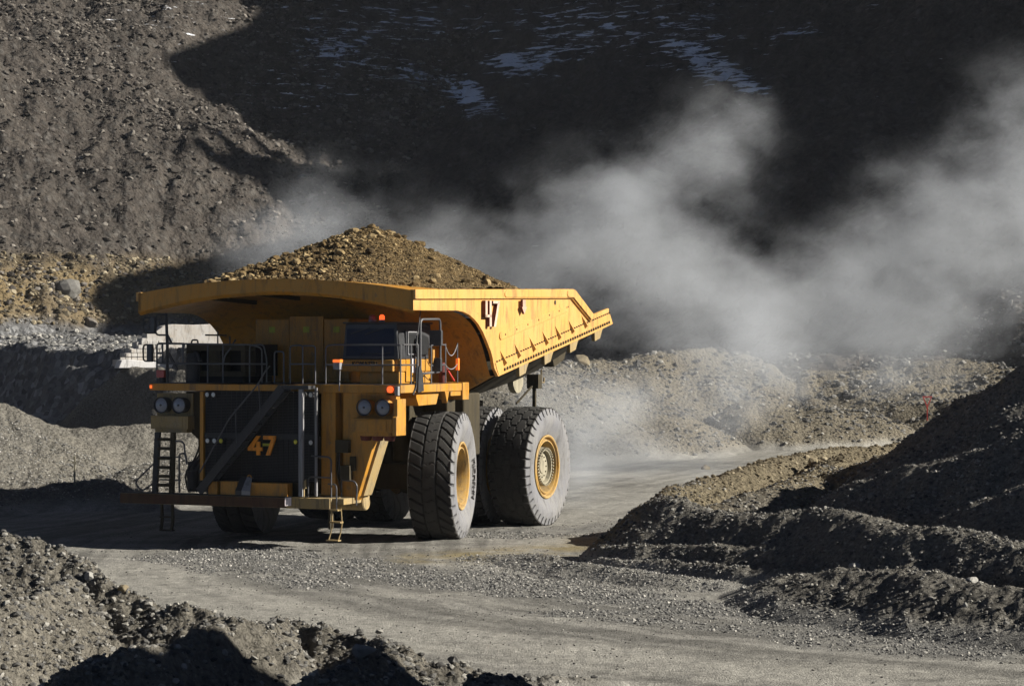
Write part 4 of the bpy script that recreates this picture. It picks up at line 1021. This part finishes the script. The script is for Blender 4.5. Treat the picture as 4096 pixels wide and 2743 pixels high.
boulder(2292, 874, 15, "ochre_stone", "tan stone perched on the crest of the tallest dark heap", 1.1)
boulder(1860, 1062, 30, "ochre_stone", "largest ochre boulder on the sunlit yellow bank", .9)
boulder(1885, 1052, 20, "ochre_stone", "ochre stone just right of the largest one on the yellow bank", .8)
boulder(1846, 1046, 16, "ochre_stone", "small ochre stone just above the largest one on the yellow bank", .8)
boulder(1612, 1072, 22, "ochre_stone", "reddish tan stone on the near crest of the yellow bank, by the road", .8)
boulder(1993, 1135, 22, "pale_stone", "pale stone on the small heap among the dark spoil", .8)
boulder(1330, 828, 44, "ochre_stone", "tan rock beyond the tail of the dump body", .9)
boulder(1375, 968, 9, "pale_stone", "small white stone on the dusty slope behind the rear wheel", .8)
boulder(400, 392, 30, "brown_stone", "wide grey rock on the brown slope near the valley shadow", .7)
boulder(690, 406, 22, "pale_stone", "flat grey rock at the notch of the shadow on the slope", .6)

# ------------------------------------------------------------------ the load: a heap of ore standing in the body
hx = np.arange(-4.28, 4.29, .09); hy = np.arange(-4.0, 8.6, .09)
HY, HX = np.meshgrid(hy, hx, indexing='ij')
def heap(x, y):
    dx = x-.1; dy = y-1.7
    sx = np.where(dx < 0, .37, .455); sy = np.where(dy < 0, .36, .35)
    d = np.hypot(dx*sx, dy*sy)
    z = 9.22-(np.sqrt(d*d+.01)-.1)
    return z + .10*fbm(x*1.2, y*1.2, 4, 101, .6) + .06*fbm(x*5, y*5, 3, 102)
HZ = np.maximum(heap(HX, HY), 6.9+0*HX)
r_, c_ = HX.shape
bv_ = np.stack([HX, HY, HZ], -1).reshape(-1, 3); ii = np.arange(r_*c_).reshape(r_, c_)
bf_ = np.vstack([np.stack([ii[:-1,:-1], ii[:-1,1:], ii[1:,1:]], -1).reshape(-1, 3), np.stack([ii[:-1,:-1], ii[1:,1:], ii[1:,:-1]], -1).reshape(-1, 3)])
n_ = 26000; px_ = rng.uniform(-4.2, 4.2, n_); py_ = rng.uniform(-4, 8, n_)
coarse = np.clip(.55-.16*(px_-.3)-.05*(py_+1), .12, 1)
s_ = .018+.09*coarse*rng.random(n_)**3+.01*rng.random(n_)
pick = rng.random(n_) < np.where(px_ < .8, .022, .005); s_ = np.where(pick, rng.uniform(.09, .2, n_), s_)
pz_ = heap(px_, py_); kp = pz_ > 7.0
V, F, t = stones_arrays(np.stack([px_, py_, pz_+s_*.2], -1)[kp], s_[kp], .8, .13)
tb = np.clip(.35+.5*fbm(bv_[:,0]*6, bv_[:,1]*6, 3, 103), 0, 1)
load = raw_mesh("rock_load", np.vstack([bv_, V]).astype(np.float32), np.vstack([bf_, F+len(bv_)]).astype(np.int32), "ore_stone" if "ore_stone" in MAT else "ochre_stone", dict(tint=np.concatenate([tb, t])))
load.location = truck.location; load.rotation_euler = truck.rotation_euler
tag(load, "heaped load of brown and tan broken rock in the dump truck's body", "rock load")

# ------------------------------------------------------------------ pale retaining wall seen under the truck's canopy
paint("pale_wall", (.46,.445,.42), (.36,.30,.23), .8, .9, .1)
paint("white_sand", (.60,.59,.58), (.5,.48,.45), .5, .95, .05)
paint("drain_grey", (.22,.22,.22), (.3,.3,.3), .5, .8, .1)
K = .0161
wall = empty("retaining_wall", (-25.05, 146.6, 4.3), math.radians(24)); tag(wall, "pale retaining wall with stepped block courses beyond the truck's front left mirrors", "wall")
def wp(fx, fy): return ((fx-492)*K*1.09, (1469-fy)*K)
mb = MB()
pts = [wp(503,1462),wp(503,1437),wp(530,1437),wp(530,1411),wp(549,1411),wp(549,1392),wp(575,1392),wp(575,1368),wp(594,1368),wp(594,1352),wp(612,1352),wp(612,1334),wp(640,1330),wp(673,1305),wp(707,1297),wp(785,1299),wp(900,1294),wp(1050,1300),wp(1050,1462)]
mb.prism(pts, 'y', 0, 1.2); mb.build("wall_face", "pale_wall", wall, bevel=.04)
mb = MB()
lefts = {1452:505,1435:512,1418:533,1402:552,1386:578,1370:590}
for fy in (1452, 1435, 1418, 1402, 1386, 1370):
    x0 = lefts[fy]
    while x0 < 668:
        x1 = min(x0+21, 670); a, b = wp(x0+.6, fy+7.4), wp(x1-.6, fy-7.4)
        mb.box(a[0], b[0], -.10-.04*((x0*7+fy) % 3), -.002, a[1], b[1]); x0 = x1
mb.build("block_course", "pale_wall", wall, bevel=.03)
mb = MB()
mb.prism([(-.05,0),(.15,.5),(.6,.55),(2.0,.42),(4.2,.16),(6.0,.1),(6.0,0)], 'y', -1.3, -.15); mb.build("sand_bank", "white_sand", wall, bevel=.08)
mb = MB(); c_ = wp(702, 1358); mb.lathe([(-.06,.13),(-.002,.13)], (c_[0], 0, c_[1]), 'y', 20); mb.build("drain_hole", "drain_grey", wall)

# ------------------------------------------------------------------ triangular sign and marker stake
sg = empty("triangle_sign", (24.43, 137, 1.9)); tag(sg, "small red triangular sign pointing down, in the haze at the far right", "sign")
mb = MB(); o_ = [(-.3,.83),(.3,.83),(.0,.12)]; i_ = [(-.2,.75),(.2,.75),(.0,.28)]
for k in range(3):
    a, b, c2, d2 = o_[k], o_[(k+1) % 3], i_[(k+1) % 3], i_[k]; mb.prism([a, b, c2, d2], 'y', -.02, .02)
mb.build("sign_frame", "red_paint", sg)
mb = MB(); mb.box(-.035, .035, -.03, .03, -.6, .2); mb.build("sign_post", "red_paint", sg)
sz = float(height(np.array([-15.4]), np.array([82.0]))[0][0])
mb = MB(); mb.box(-.03, .03, -.02, .02, -.2, 1.0); mb.box(-.07, .07, -.025, -.021, .72, .82); st = mb.build("marker_stake", "dried_mud", None); st.location = (-15.4, 82.0, sz)
tag(st, "thin wooden marker stake on the gravel berm at the left", "stake")

# ------------------------------------------------------------------ dust raised by the truck
PUFF = [   # centre (x, y, z), radius x, y, z, weight
]
def puff(px, py, rx, ry, d, w, rd=7.0):
    k = d/5324.3; PUFF.append((((px-1170.5)*k, d, EYE-(py-792.7)*k), (rx*k, rd, ry*k), w))
puff(1560, 640, 350, 300, 104, 1.0); puff(1250, 580, 350, 240, 104, .85); puff(1440, 460, 340, 230, 105, .75)
puff(1660, 320, 210, 200, 106, .6); puff(980, 590, 340, 220, 102, .6); puff(790, 460, 210, 230, 102, .36)
puff(2150, 580, 360, 320, 108, 1.0); puff(2330, 360, 260, 310, 110, .8); puff(1860, 690, 380, 260, 106, .9)
puff(1700, 800, 280, 260, 98, 1.0); puff(1410, 980, 230, 210, 86, 1.2, 5); puff(1335, 1070, 190, 120, 82, 1.2, 4)
puff(2080, 760, 420, 200, 108, .62); puff(650, 570, 260, 170, 100, .4); puff(1570, 940, 300, 190, 95, .42); puff(2430, 590, 320, 300, 110, .85); puff(1250, 920, 210, 180, 90, .7, 5)
puff(1850, 890, 330, 170, 104, .28); puff(1480, 1090, 260, 90, 86, .7, 5)
import bmesh
bm = bmesh.new()
for c, r, w in PUFF:
    M = Matrix.Translation(c) @ Matrix.Diagonal((r[0], r[1], r[2], 1)); bmesh.ops.create_icosphere(bm, subdivisions=3, radius=1.0, matrix=M)
me = bpy.data.meshes.new("dust_cloud"); bm.to_mesh(me); bm.free()
tmp = bpy.data.objects.new("dust_cloud", me); COL.objects.link(tmp)
rm = tmp.modifiers.new("remesh", 'REMESH'); rm.mode = 'VOXEL'; rm.voxel_size = .45
me2 = bpy.data.meshes.new_from_object(tmp.evaluated_get(bpy.context.evaluated_depsgraph_get()))
tmp.modifiers.clear(); tmp.data = me2; dust_o = tmp; dust_o.name = "dust_cloud"
dm = bpy.data.materials.new("dust"); dm.use_nodes = True; t = dm.node_tree; t.nodes.clear()
out = t.nodes.new("ShaderNodeOutputMaterial"); vol = t.nodes.new("ShaderNodeVolumePrincipled"); t.links.new(vol.outputs[0], out.inputs['Volume'])
vol.inputs['Color'].default_value = (.86, .89, .93, 1); vol.inputs['Anisotropy'].default_value = 0.0
co = t.nodes.new("ShaderNodeTexCoord").outputs['Object']
def N(ty, **k):
    nd = t.nodes.new("ShaderNode"+ty)
    for a, v in k.items(): setattr(nd, a, v)
    return nd
def Mth(op, a, b=None, c=None, clamp=False):
    nd = N('Math', operation=op); nd.use_clamp = clamp
    for i, v in enumerate((a, b, c)):
        if v is None: continue
        if isinstance(v, (int, float)): nd.inputs[i].default_value = v
        else: t.links.new(v, nd.inputs[i])
    return nd.outputs[0]
wn_ = N('TexNoise'); wn_.inputs['Scale'].default_value = .16; wn_.inputs['Detail'].default_value = 2; t.links.new(co, wn_.inputs['Vector'])
wv = N('VectorMath', operation='MULTIPLY_ADD'); t.links.new(wn_.outputs['Color'], wv.inputs[0]); wv.inputs[1].default_value = (3.4,3.4,3.4); t.links.new(co, wv.inputs[2])
wo = N('VectorMath', operation='ADD'); t.links.new(wv.outputs[0], wo.inputs[0]); wo.inputs[1].default_value = (-1.7,-1.7,-1.7); pc = wo.outputs[0]
acc = None
for c, r, w in PUFF:
    ma = N('VectorMath', operation='MULTIPLY_ADD'); t.links.new(pc, ma.inputs[0])
    ma.inputs[1].default_value = tuple(1/q for q in r); ma.inputs[2].default_value = tuple(-a/q for a, q in zip(c, r))
    gr = N('TexGradient', gradient_type='QUADRATIC_SPHERE'); t.links.new(ma.outputs[0], gr.inputs[0])
    acc = Mth('MULTIPLY', gr.outputs['Fac'], w) if acc is None else Mth('MULTIPLY_ADD', gr.outputs['Fac'], w, acc)
nz = N('TexNoise'); nz.inputs['Scale'].default_value = .28; nz.inputs['Detail'].default_value = 5; nz.inputs['Roughness'].default_value = .58
mp = N('Mapping'); mp.inputs['Rotation'].default_value = (0, math.radians(25), 0); mp.inputs['Scale'].default_value = (.8, 1, 1.15); t.links.new(co, mp.inputs[0]); t.links.new(mp.outputs[0], nz.inputs['Vector'])
n2 = N('TexNoise'); n2.inputs['Scale'].default_value = .75; n2.inputs['Detail'].default_value = 4; n2.inputs['Roughness'].default_value = .62; n2.inputs['Distortion'].default_value = .6; t.links.new(mp.outputs[0], n2.inputs['Vector'])
nzs = Mth('MULTIPLY_ADD', n2.outputs['Fac'], .32, Mth('MULTIPLY', nz.outputs['Fac'], .68))
shape = Mth('MULTIPLY_ADD', Mth('SUBTRACT', nzs, .53), 3.0, acc)
shape = Mth('MULTIPLY', shape, Mth('MULTIPLY', acc, 6.0, clamp=True), clamp=False)
den = Mth('MULTIPLY', Mth('MAXIMUM', shape, 0.0), .20)
t.links.new(den, vol.inputs['Density'])

me2.materials.clear(); me2.materials.append(dm)
for p in me2.polygons: p.material_index = 0
tag(dust_o, "pale billowing dust trailing behind the haul truck", "dust", kind='stuff')
scene.cycles.volume_step_rate = 0.5; scene.cycles.volume_max_steps = 256

# ------------------------------------------------------------------ thin dusty air over the whole pit
bm = bmesh.new(); bmesh.ops.create_cube(bm, size=1.0, matrix=Matrix.Translation((0, 172, 215)) @ Matrix.Diagonal((1240, 350, 450, 1)))
hm = bpy.data.meshes.new("haze"); bm.to_mesh(hm); bm.free()
hz_o = bpy.data.objects.new("haze", hm); COL.objects.link(hz_o)
hmat = bpy.data.materials.new("haze"); hmat.use_nodes = True; ht = hmat.node_tree; ht.nodes.clear()
ho_ = ht.nodes.new("ShaderNodeOutputMaterial"); hv = ht.nodes.new("ShaderNodeVolumePrincipled"); ht.links.new(hv.outputs[0], ho_.inputs['Volume'])
hv.inputs['Color'].default_value = (.85, .87, .9, 1); hv.inputs['Density'].default_value = .000075
hm.materials.append(hmat); tag(hz_o, "thin dusty air in the pit", "haze", kind='stuff')
